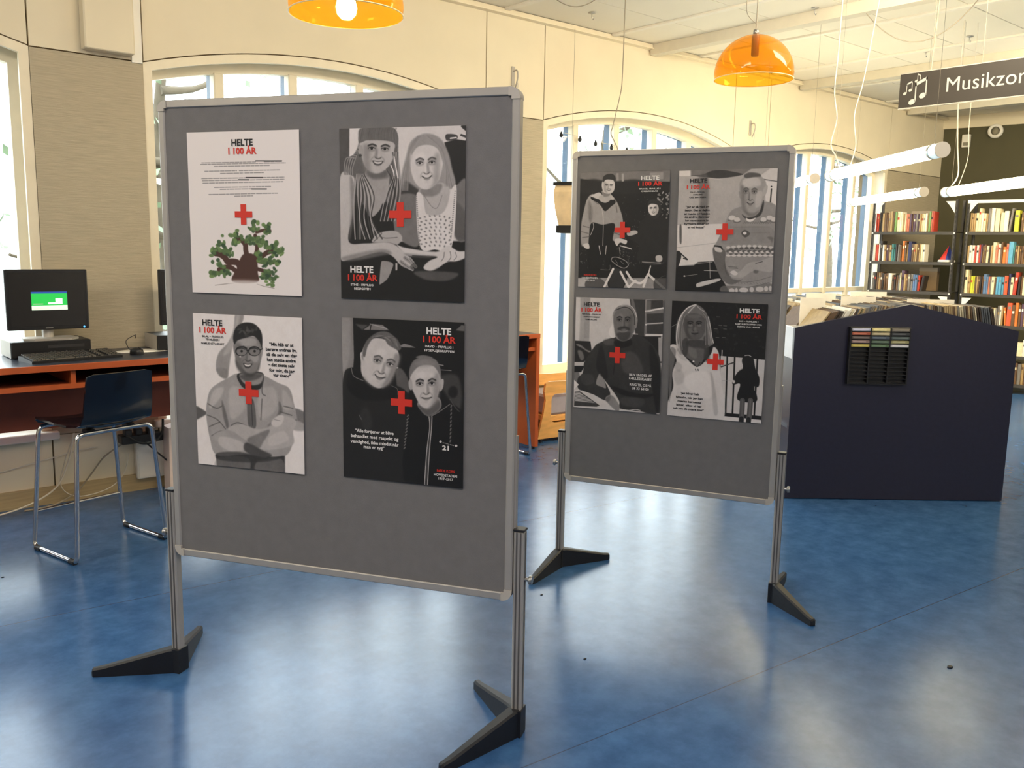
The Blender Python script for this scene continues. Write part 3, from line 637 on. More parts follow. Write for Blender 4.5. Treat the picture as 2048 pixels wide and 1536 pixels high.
    s.poly(135, 3, '540 300 560 220 640 160 730 155 810 220 838 330 820 440 800 420 790 300 740 215 640 205 580 240'); s.line(60, 12, '580 225 680 190 760 220 800 300 805 400'); s.line(225, 8, '640 165 740 165 800 220 830 310', .8)
    s.line(230, 9, '780 510 840 515', .8)
    return s
def print_playground():
    s = Print([(155, 78), (1280, 118), (1200, 1500), (90, 1405)], 26)
    s.speck(60, 600, 140, 1260, 700, 30, 48, 10, 30, .6)
    for x, y in ((660, 400), (715, 360), (770, 365), (770, 402), (680, 500), (755, 500), (690, 262)): s.line(120, 8, [x-14, y, x+22, y+2], .7)
    s.poly(205, 3, '720 710 1260 755 1230 1420 700 1370', 1, False)
    for q in ('800 720 780 1380', '888 730 862 1380', '1155 755 1120 1400'): s.line(28, 20, q)
    s.line(215, 10, '740 650 735 760'); s.line(60, 14, '730 840 880 790'); s.line(160, 5, '740 1000 860 1005'); s.poly(28, 3, '700 1370 800 1375 1210 1410 1200 1455 800 1420 700 1405', 1, False)
    s.poly(222, 3, '640 1400 1200 1455 1205 1510 640 1470', 1, False); s.poly(130, 5, '655 1390 720 1385 715 1470 645 1460', 1, False)
    # girl walking away
    s.poly(24, 3, '975 740 1040 700 1100 730 1130 860 1175 960 1170 1060 1130 1090 1140 1240 920 1220 950 1040 870 1045 860 1000 920 900 980 850'); s.ell(28, 3, 1040, 770, 70, 75); s.line(170, 10, '1010 710 1050 705 1080 720')
    s.poly(205, 2, '860 990 890 1000 880 1030 860 1020'); s.line(150, 8, '940 880 980 860'); s.line(150, 9, '1122 1070 1122 1110')
    for q in ('980 1230 975 1350 965 1490', '1075 1230 1065 1370 1050 1490'): s.line(85, 60, q); s.line(120, 20, q, .5)
    s.line(35, 48, '968 1440 965 1500'); s.line(35, 48, '1052 1450 1050 1500')
    # woman
    s.poly(214, 5, '120 610 200 590 300 720 450 840 600 700 640 610 700 680 715 860 730 1000 770 1400 640 1470 90 1410 90 1270 160 1080 150 930 170 850 200 760')
    s.poly(120, 8, '120 640 190 640 180 760 150 900 140 1080 110 1250 110 1000', .8)
    s.poly(178, 14, '170 900 260 880 300 1000 200 1050', .6); s.poly(235, 16, '300 950 560 900 600 1200 340 1100', .6); s.poly(150, 10, '600 900 640 1000 690 1360 640 1380 620 1100', .5); s.poly(165, 12, '190 780 260 820 240 900 180 860', .5)
    s.poly(92, 5, '310 500 520 500 560 640 520 760 450 840 380 770 290 690'); s.poly(45, 12, '320 520 540 530 590 760 520 760 540 640 340 600', .6); s.poly(120, 10, '330 620 430 640 440 740 370 720', .6)
    s.line(40, 9, '340 745 400 800 445 840 480 790'); s.ell(235, 0, 402, 780, 12, 10); s.line(60, 10, '425 868 430 888'); s.line(60, 10, '455 868 458 885')
    s.poly(112, 5, '215 640 195 480 210 320 300 180 420 120 520 170 580 280 610 450 640 565 600 600 540 620 545 540 330 540 310 660 250 700')
    s.poly(58, 8, '270 540 320 500 340 560 330 680 300 720 260 640', .8); s.poly(60, 8, '520 500 560 480 580 600 570 740 520 740 530 600', .8)
    s.poly(88, 5, '285 300 350 230 460 230 540 290 545 400 500 500 420 530 340 500 290 400')
    s.face(415, 385, 240, 300, 0, 92, -.25, .2, 30, 45, False, -1)
    for x in (368, 470): s.ell(128, 4, x, 362, 26, 14, 0, .7)
    s.poly(122, 8, '400 390 430 380 440 430 410 430', .6); s.poly(118, 10, '330 250 430 235 500 260 400 280', .5); s.poly(130, 14, '340 400 380 400 380 470 350 460', .4)
    for i in range(22):
        t = i/21
        s.line(50+130*s.rnd.rand(), 8, [405-t*20, 140+t*30, 310-t*70, 240+t*40, 262-t*50, 450, 275-t*60, 640+20*t], .75)
        s.line(50+120*s.rnd.rand(), 8, [440+t*30, 145+t*20, 535+t*30, 270, 548+t*55, 420, 545+t*85, 590-t*20], .75)
    s.line(230, 14, '430 118 330 160 250 260 212 380 200 520 215 620', .9, 2); s.line(218, 11, '575 260 600 380 615 480 635 560', .9, 1); s.line(210, 13, '340 215 390 160 430 125', .8, 2); s.line(195, 9, '440 130 480 170 530 200', .8, 2)
    s.line(205, 7, '230 350 222 480 240 600', .7, 1); s.line(180, 7, '560 330 590 450 610 560', .7, 1)
    s.line(170, 6, '145 380 200 350', .7); s.poly(190, 6, '195 560 240 600 260 680 330 760 270 760 200 680', .6)
    return s
def grain(fn):
    def g():
        s = fn(); r = np.random.RandomState(9); n = np.zeros((PH, PW), np.float32)
        for c, a in ((10, .05), (28, .05), (90, .035)):
            q = r.uniform(-1, 1, (c+2, c+2)); yy = np.linspace(0, c, PH); xx = np.linspace(0, c, PW); yi, xi = yy.astype(int), xx.astype(int); fy, fx = (yy-yi)[:, None], (xx-xi)[None]
            n += a*((q[yi][:, xi]*(1-fx)+q[yi][:, xi+1]*fx)*(1-fy)+(q[yi+1][:, xi]*(1-fx)+q[yi+1][:, xi+1]*fx)*fy)
        s.im *= 1+(n+r.normal(0, .02, (PH, PW)))[..., None]*np.clip(1.25-s.im/225, .12, 1); s.im = np.clip(8+s.im*.965, 0, 244); return s
    return g
PRINTS = dict(tree=print_tree, women=print_pair_women, arms=print_folded_arms, men=print_two_men, bike=print_bicycle, knit=print_knit_sweater, desk=print_man_at_desk, play=print_playground)
for _k in PRINTS:
    if _k != 'tree': PRINTS[_k] = grain(PRINTS[_k])
# ------------------------------------------------------------------ the setting
WY = 5.444; ZC = 3.2747; SP = 2.508; RISE = .183; WW = 2.53; PITCH = 3.124; L0 = 1.832
RAD = (WW*WW/4+RISE*RISE)/(2*RISE)
def arch(x, inset=0):
    """height of the window arch at x (0..WW), pulled in by inset"""
    return SP+RISE-RAD+math.sqrt(max(0, (RAD-inset)**2-(x-WW/2)**2))
SILL = .42
floor = MB().box(-5.3, -7.3, -.12, 13.2, WY+.02, 0).build('floor', m_floor, kind='structure')
# ceiling: backing slab, boards between white rails, a few deep beams
ceiling = empty('ceiling', (0, 0, ZC), kind='structure')
MB().box(-5.3, -7.3, .02, 13.2, WY+.4, .14).build('ceiling_slab', m_ceil, ceiling)
MB().box(-5.2, -7.2, .001, 3.35, WY, .019).build('ceiling_field', m_ceil, ceiling)
MB().box(3.354, -7.2, .001, 13.1, .0, .019).build('ceiling_field', m_ceil, ceiling)
rails = [3.35+1.167*k for k in range(9)]
pm = None
for i, x in enumerate(rails[:-1]):
    for j in range(9):
        y1 = WY-.045-.6*j; mb = MB().rbox(.006, -.594, .001, 1.161, -.002, .02, .003)
        if pm is None: pm = mb.mesh('ceiling_panel'); pm.materials.append(m_ceil)
        o = bpy.data.objects.new('ceiling_panel', pm); COL.objects.link(o); o.parent = ceiling; o.location = (x, y1, random.uniform(-.0012, .0012))
for x in rails[1:]:
    MB().rbox(x-.026, 0, -.016, x+.026, WY-.05, .003, .006).build('ceiling_rail', m_rail, ceiling)
for x in (6.24, 8.62, 11.0):
    MB().box(x-.05, -3, -.085, x+.05, WY-.02, 0).build('ceiling_beam', m_beam, ceiling)
# window wall: solid backing, face boards with open joints, woven cloth on the piers
wall_back = empty('wall_back', (0, WY, 0), kind='structure')
bk = MB(); lefts = [L0+PITCH*k for k in (-2, -1, 0, 1, 2)]
edges = [-5.3]+[q for l in lefts for q in (l, l+WW)]+[13.2]
for a, b in zip(edges[::2], edges[1::2]): bk.box(a, .022, 0, b, .36, ZC)
N = 20
for l in lefts:
    xs = [WW*i/N for i in range(N+1)]
    bk.strip([(l+x, arch(x)) for x in xs], [(l+x, ZC) for x in xs], .022, .36)
    bk.box(l, .022, 0, l+WW, .36, SILL-.03)
bk.build('wall_core', m_gap, wall_back)
g = .0045
for k, l in enumerate(lefts):
    xs = [g+(WW-2*g)*i/N for i in range(N+1)]
    MB().strip([(l+x, arch(x)+.007) for x in xs], [(l+x, ZC-.03) for x in xs], 0, .022).build('spandrel_panel', m_plaster, wall_back)
    for i in range(2): MB().box(l+g+i*WW/2, 0, .1, l+WW/2*(i+1)-g, .022, SILL-.03).build('parapet_panel', m_plaster, wall_back)
    a, b = l+WW, l+PITCH
    if k == 4: b = 13.0
    MB().box(a+g, 0, SP+.004, b-g, .022, ZC-.03).build('pier_panel', m_plaster, wall_back)
    MB().box(a+.002, -.004, .395, b-.002, .022, SP-.004).build('woven_panel', m_woven, wall_back)
    MB().box(a+g, 0, .1, b-g, .022, .39).build('parapet_panel', m_plaster, wall_back)
MB().box(-5.2, 0, .1, lefts[0]-g, .022, ZC).build('pier_panel', m_plaster, wall_back)
MB().box(-5.2, WY-.02, 0, 13.0, WY, .1).build('baseboard_back', m_base, kind='structure')
cor = MB().box(-5.2, WY-.045, ZC-.03, 12.9, WY, ZC-.001).box(-5.2, WY-.06, ZC-.042, 12.9, WY, ZC-.032)
cor.build('trim_1', m_cream, kind='structure')
# boxed duct above the left pier and the flat strip beside it
MB().rbox(1.50, WY-.085, SP+.02, 1.765, WY+.001, ZC-.002, .008).build('trim_2', m_plaster, kind='structure')
MB().box(1.768, WY-.012, SP-.01, 1.826, WY, ZC-.03).build('trim_3', m_white, kind='structure')
# windows: casing flush with the wall, deep white reveal, cream frame with four mullions, blue outer frame
def jambs(mb, w, drop, z0, y0, y1):
    """the two uprights of an arched ring, cut to fit under the ring"""
    for m in (0, 1):
        X = lambda x: WW-x if m else x
        mb.prism([(X(0), z0), (X(w), z0), (X(w), arch(w)-drop), (X(0), arch(0)-drop)], y0, y1)
def window(k, l, frosted=False):
    w = empty('window_%d' % k, (l, WY, 0), kind='structure')
    xs = [WW*i/N for i in range(N+1)]
    c = MB(); ins = .05
    c.strip([(x, arch(x)-ins*1.02) for x in xs], [(x, arch(x)) for x in xs], .002, .03)
    jambs(c, ins, ins*1.02, SILL-.02, .002, .03)
    c.build('casing', m_cream, w)
    rv = MB(); q = .004
    rv.strip([(x, arch(x)-.010) for x in xs], [(x, arch(x)) for x in xs], .03, .15)
    jambs(rv, .012, .010, SILL, .03, .15)
    rv.build('reveal_lining', m_white, w)
    MB().rbox(-.03, -.05, SILL-.045, WW+.03, .16, SILL, .008).build('sill_board', m_white, w)
    fr = MB(); t = .075; y0, y1 = .15, .21
    fr.strip([(x, arch(x)-t-.02) for x in xs], [(x, arch(x)) for x in xs], y0, y1)
    jambs(fr, t, t+.02, SILL, y0, y1); fr.box(t, y0, SILL, WW-t, y1, SILL+.08)
    fr.build('window_frame', m_cream, w)
    ob = MB(); t2 = .06
    ob.strip([(x, arch(x)-t2-.02) for x in xs], [(x, arch(x)) for x in xs], y1+.012, .28)
    jambs(ob, t2, t2+.02, SILL, y1+.012, .28); ob.box(t2, y1+.012, SILL, WW-t2, .28, SILL+.05)
    ob.build('outer_frame', m_blue_wood, w)
    for i in range(1, 5):
        x = WW*i/5
        mu = MB().rbox(x-.032, y0-.012, SILL+.08, x+.032, y1, arch(x, t)-.015, .006).build('mullion', m_cream, w)
        MB().box(x-.026, y1+.001, SILL+.05, x+.026, .275, arch(x, t)-.005).build('outer_mullion', m_blue_wood, mu)
    for i in range(5):
        a, b = WW*i/5+(t if i == 0 else .03), WW*(i+1)/5-(t if i == 4 else .03)
        if frosted:
            MB().rbox(a, y0, 1.05, b, y1, 1.10, .005).build('transom', m_cream, w)
            MB().box(a, .178, SILL+.08, b, .184, 1.05).build('frosted_pane', m_frost, w, label='white frosted lower pane')
        z0 = 1.10 if frosted else SILL+.08
        X = [a+(b-a)*j/4 for j in range(5)]
        MB().prism([(a, z0), (b, z0)]+[(x, arch(x, t)-.018) for x in X[::-1]], .178, .184).build('pane', m_glass, w)
    return w
window(5, lefts[0]); window(1, lefts[1]); window(2, lefts[2]); window(3, lefts[3]); window(4, lefts[4], True)
for l in lefts:   # sampling portals for the daylight, one per opening
    p = area('window_portal', (l+WW/2, WY+.4, (SILL+SP+RISE)/2), WW, SP+RISE-SILL, 1, (1, 1, 1), (R(-90), 0, 0)); p.data.cycles.is_portal = True
# far end wall: dark paint under a cream band
o_end = Vector((12.017, WY, 0)); ang_end = math.atan2(-.99, .146)
wr = empty('wall_right', o_end, ang_end, kind='structure')
MB().box(-.1, 0, 0, 13.2, .2, 3.12).build('painted_panel', m_olive, wr)
MB().box(-.1, -.03, 3.12, 13.2, .2, ZC).build('top_band', m_plaster, wr)
MB().box(-5.3, -7.3, 0, -5.15, WY+.3, ZC).build('wall_left', m_plaster, kind='structure')
MB().box(-5.3, -7.3, 0, 14.2, -7.15, ZC).build('wall_front', m_plaster, kind='structure')
# outside: pale paving, trees
MB().box(-30, WY+.37, -.4, 60, 45, -.3).build('ground', mat('pale_paving', (150, 150, 142), .9, scale=4), kind='structure')
m_leaf = mat('leaf', (112, 132, 100), .6, var=.3, scale=6); m_bark = mat('bark', (92, 82, 66), .9, var=.2, scale=10)
def tree(x, y, h, seed, label):
    rr = random.Random(seed); t = empty('tree', (x, y, -.3), label=label, cat='tree', group='trees outside the windows')
    tr = MB().tube(bez([(0, 0, 0), (.06, .03, h*.3), (-.04, .1, h*.6), (.1, 0, h)]), [.16-.13*i/24 for i in range(25)], 9)
    tips = []
    for i in range(11):
        z = h*rr.uniform(.3, .95); a = rr.uniform(0, 6.28); L = rr.uniform(.8, 1.7)*(1.15-z/h*.5)
        e = Vector((math.cos(a)*L, math.sin(a)*L, z+rr.uniform(.1, .7))); mid = Vector((e.x*.5, e.y*.5, z+.1))
        tr.tube(bez([(0, 0, z), mid, e], 4), [.05, .045, .04, .035, .03, .026, .022, .018, .014], 6); tips += [mid, e]
    tr.build('trunk', m_bark, t)
    lf = MB()
    for tip in tips:
        for _ in range(26):
            c = tip+Vector((rr.gauss(0, .32), rr.gauss(0, .32), rr.gauss(0, .3))); s = rr.uniform(.05, .1)
            u = Vector((rr.uniform(-1, 1), rr.uniform(-1, 1), rr.uniform(-1, 1))).normalized(); w = u.orthogonal().normalized()
            lf.add([c-u*s, c+w*s*.5, c+u*s, c-w*s*.5], [(0, 1, 2, 3)])
    lf.build('foliage', m_leaf, t, kind='stuff')
tree(3.4, 9.6, 4.2, 1, 'pale leafy tree outside the window behind the large pinboard')
tree(10.7, 10.2, 4.6, 2, 'leafy tree outside the window left of the small pinboard')
tree(21.4, 12.4, 5.2, 3, 'tall leafy tree outside the far window beside the bookcases')
tree(-.2, 9.0, 4.0, 4, 'leafy tree outside the leftmost window above the computer desk')
# ------------------------------------------------------------------ pinboards with their stands
def foot_arm(dx, dy, L):
    """tapering cast arm from the post out to (dx, dy)"""
    d = Vector((dx, dy, 0)).normalized(); n = Vector((-d.y, d.x, 0)); mb = MB()
    def ring(t, w, z0, z1, c=.006):
        p = d*t; return [p-n*w+Vector((0, 0, z0)), p+n*w+Vector((0, 0, z0)), p+n*w+Vector((0, 0, z1-c)), p+n*(w-c)+Vector((0, 0, z1)), p-n*(w-c)+Vector((0, 0, z1)), p-n*w+Vector((0, 0, z1-c))]
    rs = [ring(0, .021, .0, .088), ring(.03, .021, 0, .086), ring(L*.88, .014, 0, .034), ring(L*.985, .012, .0, .030), ring(L, .008, .004, .024)]
    v = sum(rs, []); f = [list(range(5, -1, -1)), list(range(24, 30))]
    for k in range(4):
        for i in range(6): f.append((k*6+i, k*6+(i+1) % 6, k*6+6+(i+1) % 6, k*6+6+i))
    return mb.add(v, f)
def pinboard(label, A, Bp, z0, z1, arms):
    A, Bp = Vector(A), Vector(Bp); u = (Bp-A); w = u.length; a = math.atan2(u.y, u.x)
    t = empty('pinboard', A, a, label=label, cat='pinboard', group='grey pinboards on stands')
    fw, d = .024, .034
    MB().box(fw-.004, -.005, z0+fw-.004, w-fw+.004, .021, z1-fw+.004).build('felt_panel', m_felt, t)
    def rail(name, x0, za, x1, zb):
        MB().rbox(x0, -.010, za, x1, d-.010, zb, .004).build('frame_rail', m_alu, t)
    c = .03
    rail('l', 0, z0+c, fw, z1-c); rail('r', w-fw, z0+c, w, z1-c); rail('t', c, z1-fw, w-c, z1); rail('b', c, z0, w-c, z0+fw)
    for sx, sz in ((0, 0), (1, 0), (0, 1), (1, 1)):
        P = []
        for k in range(7):
            q = k/6*math.pi/2; P.append((.030-.030*math.cos(q), .030-.030*math.sin(q)))
        Q = P+[(.031, .023), (.023, .031), ]
        Q = P+[(.034, 0), (.034, fw+.001), (fw+.001, fw+.001), (fw+.001, .034), (0, .034)]
        poly = [((w-x) if sx else x, (z1-z) if sz else z0+z) for x, z in Q]
        MB().prism(poly, -.0125, d-.0075).build('corner_cap', m_cap, t)
    for side in (0, 1):
        x = -.019 if side == 0 else w+.019; s = -1 if side == 0 else 1
        p = MB().rbox(x-.0165, -.008, .012, x+.0165, .024, .650, .004)
        po = p.build('post', m_alu, t)
        for gx in (-.006, .006): MB().box(x+gx-.0022, -.0095, .02, x+gx+.0022, -.007, .648).build('groove', m_alu_groove, po)
        MB().box(x+s*.0145-.003, .004, .02, x+s*.0145+.003, .012, .646).build('groove', m_alu_groove, po)
        MB().rbox(x-.018, -.010, .650, x+.018, .026, .658, .003).build('post_cap', m_black, po)
        kn = MB().tube([(x+s*.016, .008, .500), (x+s*.028, .008, .500)], .0055, 10).tube([(x+s*.028, .008, .500), (x+s*.031, .008, .5), (x+s*.040, .008, .5)], [.009, .014, .013], 12)
        kn.build('knob', m_steel, t)
        MB().box(-.006 if side == 0 else w, .0, .655, 0 if side == 0 else w+.006, .018, .938).build('slide_strip', m_alu, t)
        MB().box(x-.020, -.018, .0, x+.020, .034, .085).build('foot_socket', m_blackm, t)
        for (dx, dy, L) in arms[side]:
            D = Matrix.Rotation(-a, 3, 'Z') @ Vector((dx, dy, 0)); f = foot_arm(D.x, D.y, L)
            f.v = [(q[0]+x, q[1]+.008, q[2]) for q in f.v]; f.build('foot', m_blackm, t)
    return t
A1, B1 = (1.039, 2.954, 0), (1.674, 1.932, 0); A2, B2 = (2.813, 2.890, 0), (3.228, 2.042, 0)
pinboard('large grey felt pinboard in pale metal frame on stand, nearer of the two', A1, B1, .431, 1.927, [[(-.248, .141, .285), (.176, .26, .31)], [(.081, .305, .315), (-.235, -.019, .31)]])
pinboard('narrower grey felt pinboard on stand, farther of the two, beside the navy record bin', A2, B2, .426, 1.912, [[(-.263, -.093, .28), (.258, -.078, .27)], [(.283, .127, .31), (-.099, -.253, .272)]])
# ------------------------------------------------------------------ posters
GROT = []
def poster(key, quad, A, Bp, s, z, label, texts, cross, tilt=0):
    A, Bp = Vector(A), Vector(Bp); u = (Bp-A).normalized(); a = math.atan2(u.y, u.x); n = Vector((u.y, -u.x, 0))
    pr = PRINTS[key](); img = bpy.data.images.new('print_'+key, PW, PH, alpha=False); img.colorspace_settings.name = 'sRGB'
    px = np.ones((PH, PW, 4), np.float32); px[..., :3] = np.clip(pr.im/255, 0, 1)[::-1]; img.pixels.foreach_set(px.ravel()); img.pack()
    m = bpy.data.materials.new('poster_print_'+key); m.use_nodes = True; b = m.node_tree.nodes['Principled BSDF']
    tx = m.node_tree.nodes.new('ShaderNodeTexImage'); tx.image = img; tx.extension = 'EXTEND'; m.node_tree.links.new(tx.outputs[0], b.inputs['Base Color']); b.inputs['Roughness'].default_value = .5
    b.inputs['Specular IOR Level'].default_value = .35
    w, h = .40, .50
    def dy(x, zz): return -.0035-.004*max(0, (x/w+.1))**2*max(0, (-zz/h+.1))-.0025*max(0, -x/w-.15)*max(0, zz/h+.1)
    NX, NZ = 8, 10; V = []; UV = []
    for j in range(NZ+1):
        for i in range(NX+1): x, zz = -w/2+w*i/NX, -h/2+h*j/NZ; V.append((x, dy(x, zz), zz)); UV.append((i/NX, j/NZ))
    fs = [(j*(NX+1)+i, j*(NX+1)+i+1, (j+1)*(NX+1)+i+1, (j+1)*(NX+1)+i) for j in range(NZ) for i in range(NX)]
    k = len(V); V2 = V+[(x, y+.0006, q) for x, y, q in V]
    me = bpy.data.meshes.new('poster'); me.from_pydata(V2, [], fs+[tuple(k+q for q in f[::-1]) for f in fs])
    lay = me.uv_layers.new(name='print')
    for p in me.polygons:
        for li in p.loop_indices: lay.data[li].uv = UV[me.loops[li].vertex_index % k]
    o = link('poster', me, m, None, label=label, cat='poster', group='black and white posters on the pinboards')
    o.location = A+u*s+n*.006+Vector((0, 0, z)); o.rotation_euler = (0, R(tilt), a)
    kx = w/((quad[1][0]-quad[0][0]+quad[2][0]-quad[3][0])/2)
    def pos(x, y): q = pr.uv(x, y); return (q[0]-.5)*w, (q[1]-.5)*h
    
    for (t, x, y, hh, col, *ex) in texts:
        wd = ex[0] if ex else None; bold = ex[1] if len(ex) > 1 else .032
        X, Z = pos(x, y); mb = text_mb(MB(), t, X, Z, hh*kx, bold, 'CENTER', wd*kx if wd else None, 2)
        m_, nm = dict(k=(m_ink, 'black_lettering'), w=(m_wink, 'white_lettering'), r=(m_red, 'red_lettering'))[col]
        mb.v = [(x, dy(x, zz)-.0012, zz) for x, y, zz in mb.v]; mb.build(nm, m_, o, label=nm.replace('_', ' '))
    cx, cy, cw, ch = cross; X, Z = pos(cx, cy); p, q = cw*kx/2, cw*kx*.155
    poly = [(-q, p), (q, p), (q, q), (p, q), (p, -q), (q, -q), (q, -p), (-q, -p), (-q, -q), (-p, -q), (-p, q), (-q, q)]
    cr = MB().prism([(X+i, Z+j) for i, j in poly], 0, -.0006); cr.v = [(x, y+dy(x, zz)-.0009, zz) for x, y, zz in cr.v]
    cr.build('red_cross', m_red, o, label='red cross printed on the poster')
Q = {k: PRINTS[k] for k in PRINTS}
QD = dict(tree=[(70, 105), (965, 80), (1005, 1425), (118, 1392)], women=[(85, 105), (1075, 88), (1057, 1480), (110, 1440)], arms=[(85, 70), (1040, 115), (1063, 1475), (135, 1385)],
          men=[(80, 65), (1105, 125), (1088, 1502), (92, 1405)], bike=[(150, 75), (1195, 62), (1115, 1465), (105, 1445)], knit=[(135, 72), (1290, 50), (1188, 1500), (50, 1475)],
          desk=[(100, 70), (1160, 105), (1090, 1475), (55, 1390)], play=[(155, 78), (1280, 118), (1200, 1500), (90, 1405)])
def P_(key, A, Bp, s, z, label, texts, cross, tilt=0): poster(key, QD[key], A, Bp, s, z, label, texts, cross, tilt)
P_('tree', A1, B1, .307, 1.576, 'white poster with a green bonsai-like tree and red cross, top left on large pinboard',
   [('HELTE', 512, 208, 42, 'k', 170), ('I 100 ÅR', 513, 275, 42, 'r', 226)], (528, 760, 140, 160))
P_('women', A1, B1, .843, 1.575, 'black-and-white poster of two seated women, top right on large pinboard',
   [('HELTE', 267, 1243, 44, 'w', 185), ('I 100 ÅR', 273, 1306, 42, 'r', 240), ('STINE – FRIVILLIG', 271, 1347, 15, 'w', 182, .02), ('BESØGSVEN', 274, 1378, 15, 'w', 132, .02)], (565, 790, 172, 190))
P_('arms', A1, B1, .305, 1.009, 'poster of smiling person in glasses with folded arms, bottom left on large pinboard',
   [('HELTE', 257, 180, 42, 'k', 178), ('I 100 ÅR', 260, 245, 42, 'r', 240), ('BILAL – FRIVILLIG', 262, 285, 15, 'k', 190, .02), ('TEAMLEDER I', 262, 313, 15, 'k', 125, .02), ('FAMILIENETVÆRKET', 262, 347, 15, 'k', 205, .02),
    ('”Mit håb er at', 862, 362, 24, 'k', 205, .03), ('berøre andres liv,', 862, 407, 24, 'k', 262, .03), ('så de selv en dag', 866, 452, 24, 'k', 258, .03), ('kan støtte andre', 862, 497, 24, 'k', 244, .03), ('– det skete selv', 862, 541, 24, 'k', 226, .03), ('for mig, da jeg', 867, 588, 24, 'k', 214, .03), ('var dreng”', 870, 630, 24, 'k', 152, .03)], (577, 768, 172, 180))
P_('men', A1, B1, .844, 1.016, 'dark poster of two men leaning heads together, bottom right on large pinboard',
   [('HELTE', 893, 220, 48, 'w', 198), ('I 100 ÅR', 895, 288, 45, 'r', 265), ('DAVID – FRIVILLIG I', 897, 332, 16, 'w', 225, .02), ('SYGEPLEJEGRUPPEN', 897, 366, 16, 'w', 242, .02),
    ('”Alle fortjener at blive', 352, 1043, 25, 'w', 332, .025), ('behandlet med respekt og', 354, 1088, 25, 'w', 408, .025), ('værdighed, ikke mindst når', 354, 1135, 25, 'w', 414, .025), ('man er syg”', 350, 1173, 25, 'w', 178, .025),
    ('21', 953, 1183, 34, 'w', 54), ('RØDE KORS', 948, 1365, 18, 'r', 145, .02), ('HOVEDSTADEN', 946, 1402, 18, 'w', 190, .02), ('1917–2017', 946, 1432, 18, 'w', 120, .02)], (582, 785, 178, 190))
P_('bike', A2, B2, .241, 1.572, 'poster of two people standing with a bicycle, top left on narrower pinboard',
   [('HELTE', 960, 178, 42, 'w', 204), ('I 100 ÅR', 957, 247, 42, 'r', 274), ('MARCEL, FRIVILLIG I', 955, 293, 15, 'w', 238, .02), ('CYKELPROGRAM', 950, 322, 15, 'w', 185, .02),
    ('RØDE KORS', 248, 1316, 18, 'r', 150, .02), ('HOVEDSTADEN', 243, 1350, 18, 'w', 190, .02), ('1917–2017', 243, 1378, 16, 'w', 118, .02)], (630, 775, 180, 190), -.4)
P_('knit', A2, B2, .680, 1.570, 'poster of elderly person in a patterned knit sweater, top right on narrower pinboard',
   [('HELTE', 358, 210, 44, 'k', 205), ('I 100 ÅR', 352, 283, 44, 'r', 280), ('PALLE – FRIVILLIG', 345, 328, 15, 'k', 170, .02), ('I NØRKLERNE', 347, 358, 15, 'k', 112, .02), ('OG BRUGER', 345, 390, 15, 'k', 205, .02),
    ('”Jeg er så glad og', 338, 503, 22, 'k', 282, .03), ('heldig. Det er dejligt', 335, 543, 22, 'k', 298, .03), ('at møde og hjælpe', 332, 584, 22, 'k', 308, .03), ('de andre. Samvær', 330, 622, 22, 'k', 300, .03), ('har været mange år', 328, 663, 22, 'k', 282, .03), ('hyggelige timer og', 324, 702, 22, 'k', 296, .03), ('en god frokost”', 318, 743, 22, 'k', 205, .03)], (656, 787, 200, 200), -.5)
P_('desk', A2, B2, .236, 1.024, 'poster of bearded person in dark sweatshirt at a desk, bottom left on narrower pinboard',
   [('HELTE', 286, 178, 42, 'k', 192), ('I 100 ÅR', 284, 246, 42, 'r', 255), ('NIKOLAJ – FRIVILLIG', 284, 284, 15, 'k', 230, .02), ('I SAMFUNDSARBEJDET', 281, 316, 15, 'k', 212, .02), ('FAMILIECAFE', 280, 347, 15, 'k', 138, .02),
    ('BLIV EN DEL AF', 868, 1022, 27, 'w', 268, .02), ('FÆLLESSKABET', 866, 1066, 27, 'w', 272, .02), ('RING TIL OS PÅ', 864, 1140, 27, 'w', 258, .02), ('38 33 64 00', 864, 1184, 27, 'w', 200, .02)], (592, 767, 190, 190), -.2)
P_('play', A2, B2, .672, 1.024, 'poster of long-haired person in white blouse beside a fence, bottom right on narrower pinboard',
   [('HELTE', 1060, 216, 46, 'w', 225), ('I 100 ÅR', 1055, 283, 44, 'r', 295), ('MO – FRIVILLIG I', 1052, 323, 16, 'w', 215, .02), ('SAMTALEGRUPPEN FOR', 1050, 357, 16, 'w', 305, .02), ('BØRN OG UNGE', 1048, 388, 16, 'w', 255, .02),
    ('”Jeg bliver helt', 355, 1165, 24, 'k', 232, .03), ('lykkelig, når jeg kan', 352, 1213, 24, 'k', 325, .03), ('mærke børnenes', 350, 1258, 24, 'k', 285, .03), ('latter, efter vi har', 345, 1302, 24, 'k', 310, .03), ('talt om de svære ting”', 340, 1345, 24, 'k', 372, .03)], (660, 782, 195, 195))
# ------------------------------------------------------------------ computer desk
DZ = .87
desk = empty('computer_desk', (1.9, 4.82, 0), 0, label='long orange computer desk with dark top along the window wall', cat='desk')
def dk(mb, name, m, **kw): return mb.move(Matrix.Translation((-1.9, -4.82, 0))).build(name, m, desk, **kw)
DX0, DX1 = -.7, 4.40
dk(MB().box(DX0, 4.826, DZ-.03, DX1, 5.425, DZ), 'desk_top', m_dark_top)
dk(MB().rbox(DX0, 4.818, DZ-.032, DX1+.004, 4.827, DZ+.0005, .002), 'edge_strip', m_orange, label='orange front edge')
dk(MB().box(DX0+.03, 4.845, .745, DX1-.03, 5.40, .767), 'shelf', m_rust)
dk(MB().box(DX0+.03, 4.836, .744, DX1-.03, 4.846, .769), 'shelf_edge', m_orange)
dk(MB().box(DX0+.03, 5.22, .478, DX1-.03, 5.24, .745), 'modesty_panel', m_rust)
dk(MB().box(DX0+.03, 5.385, .767, DX1-.03, 5.40, DZ-.03), 'back_panel', m_rust)
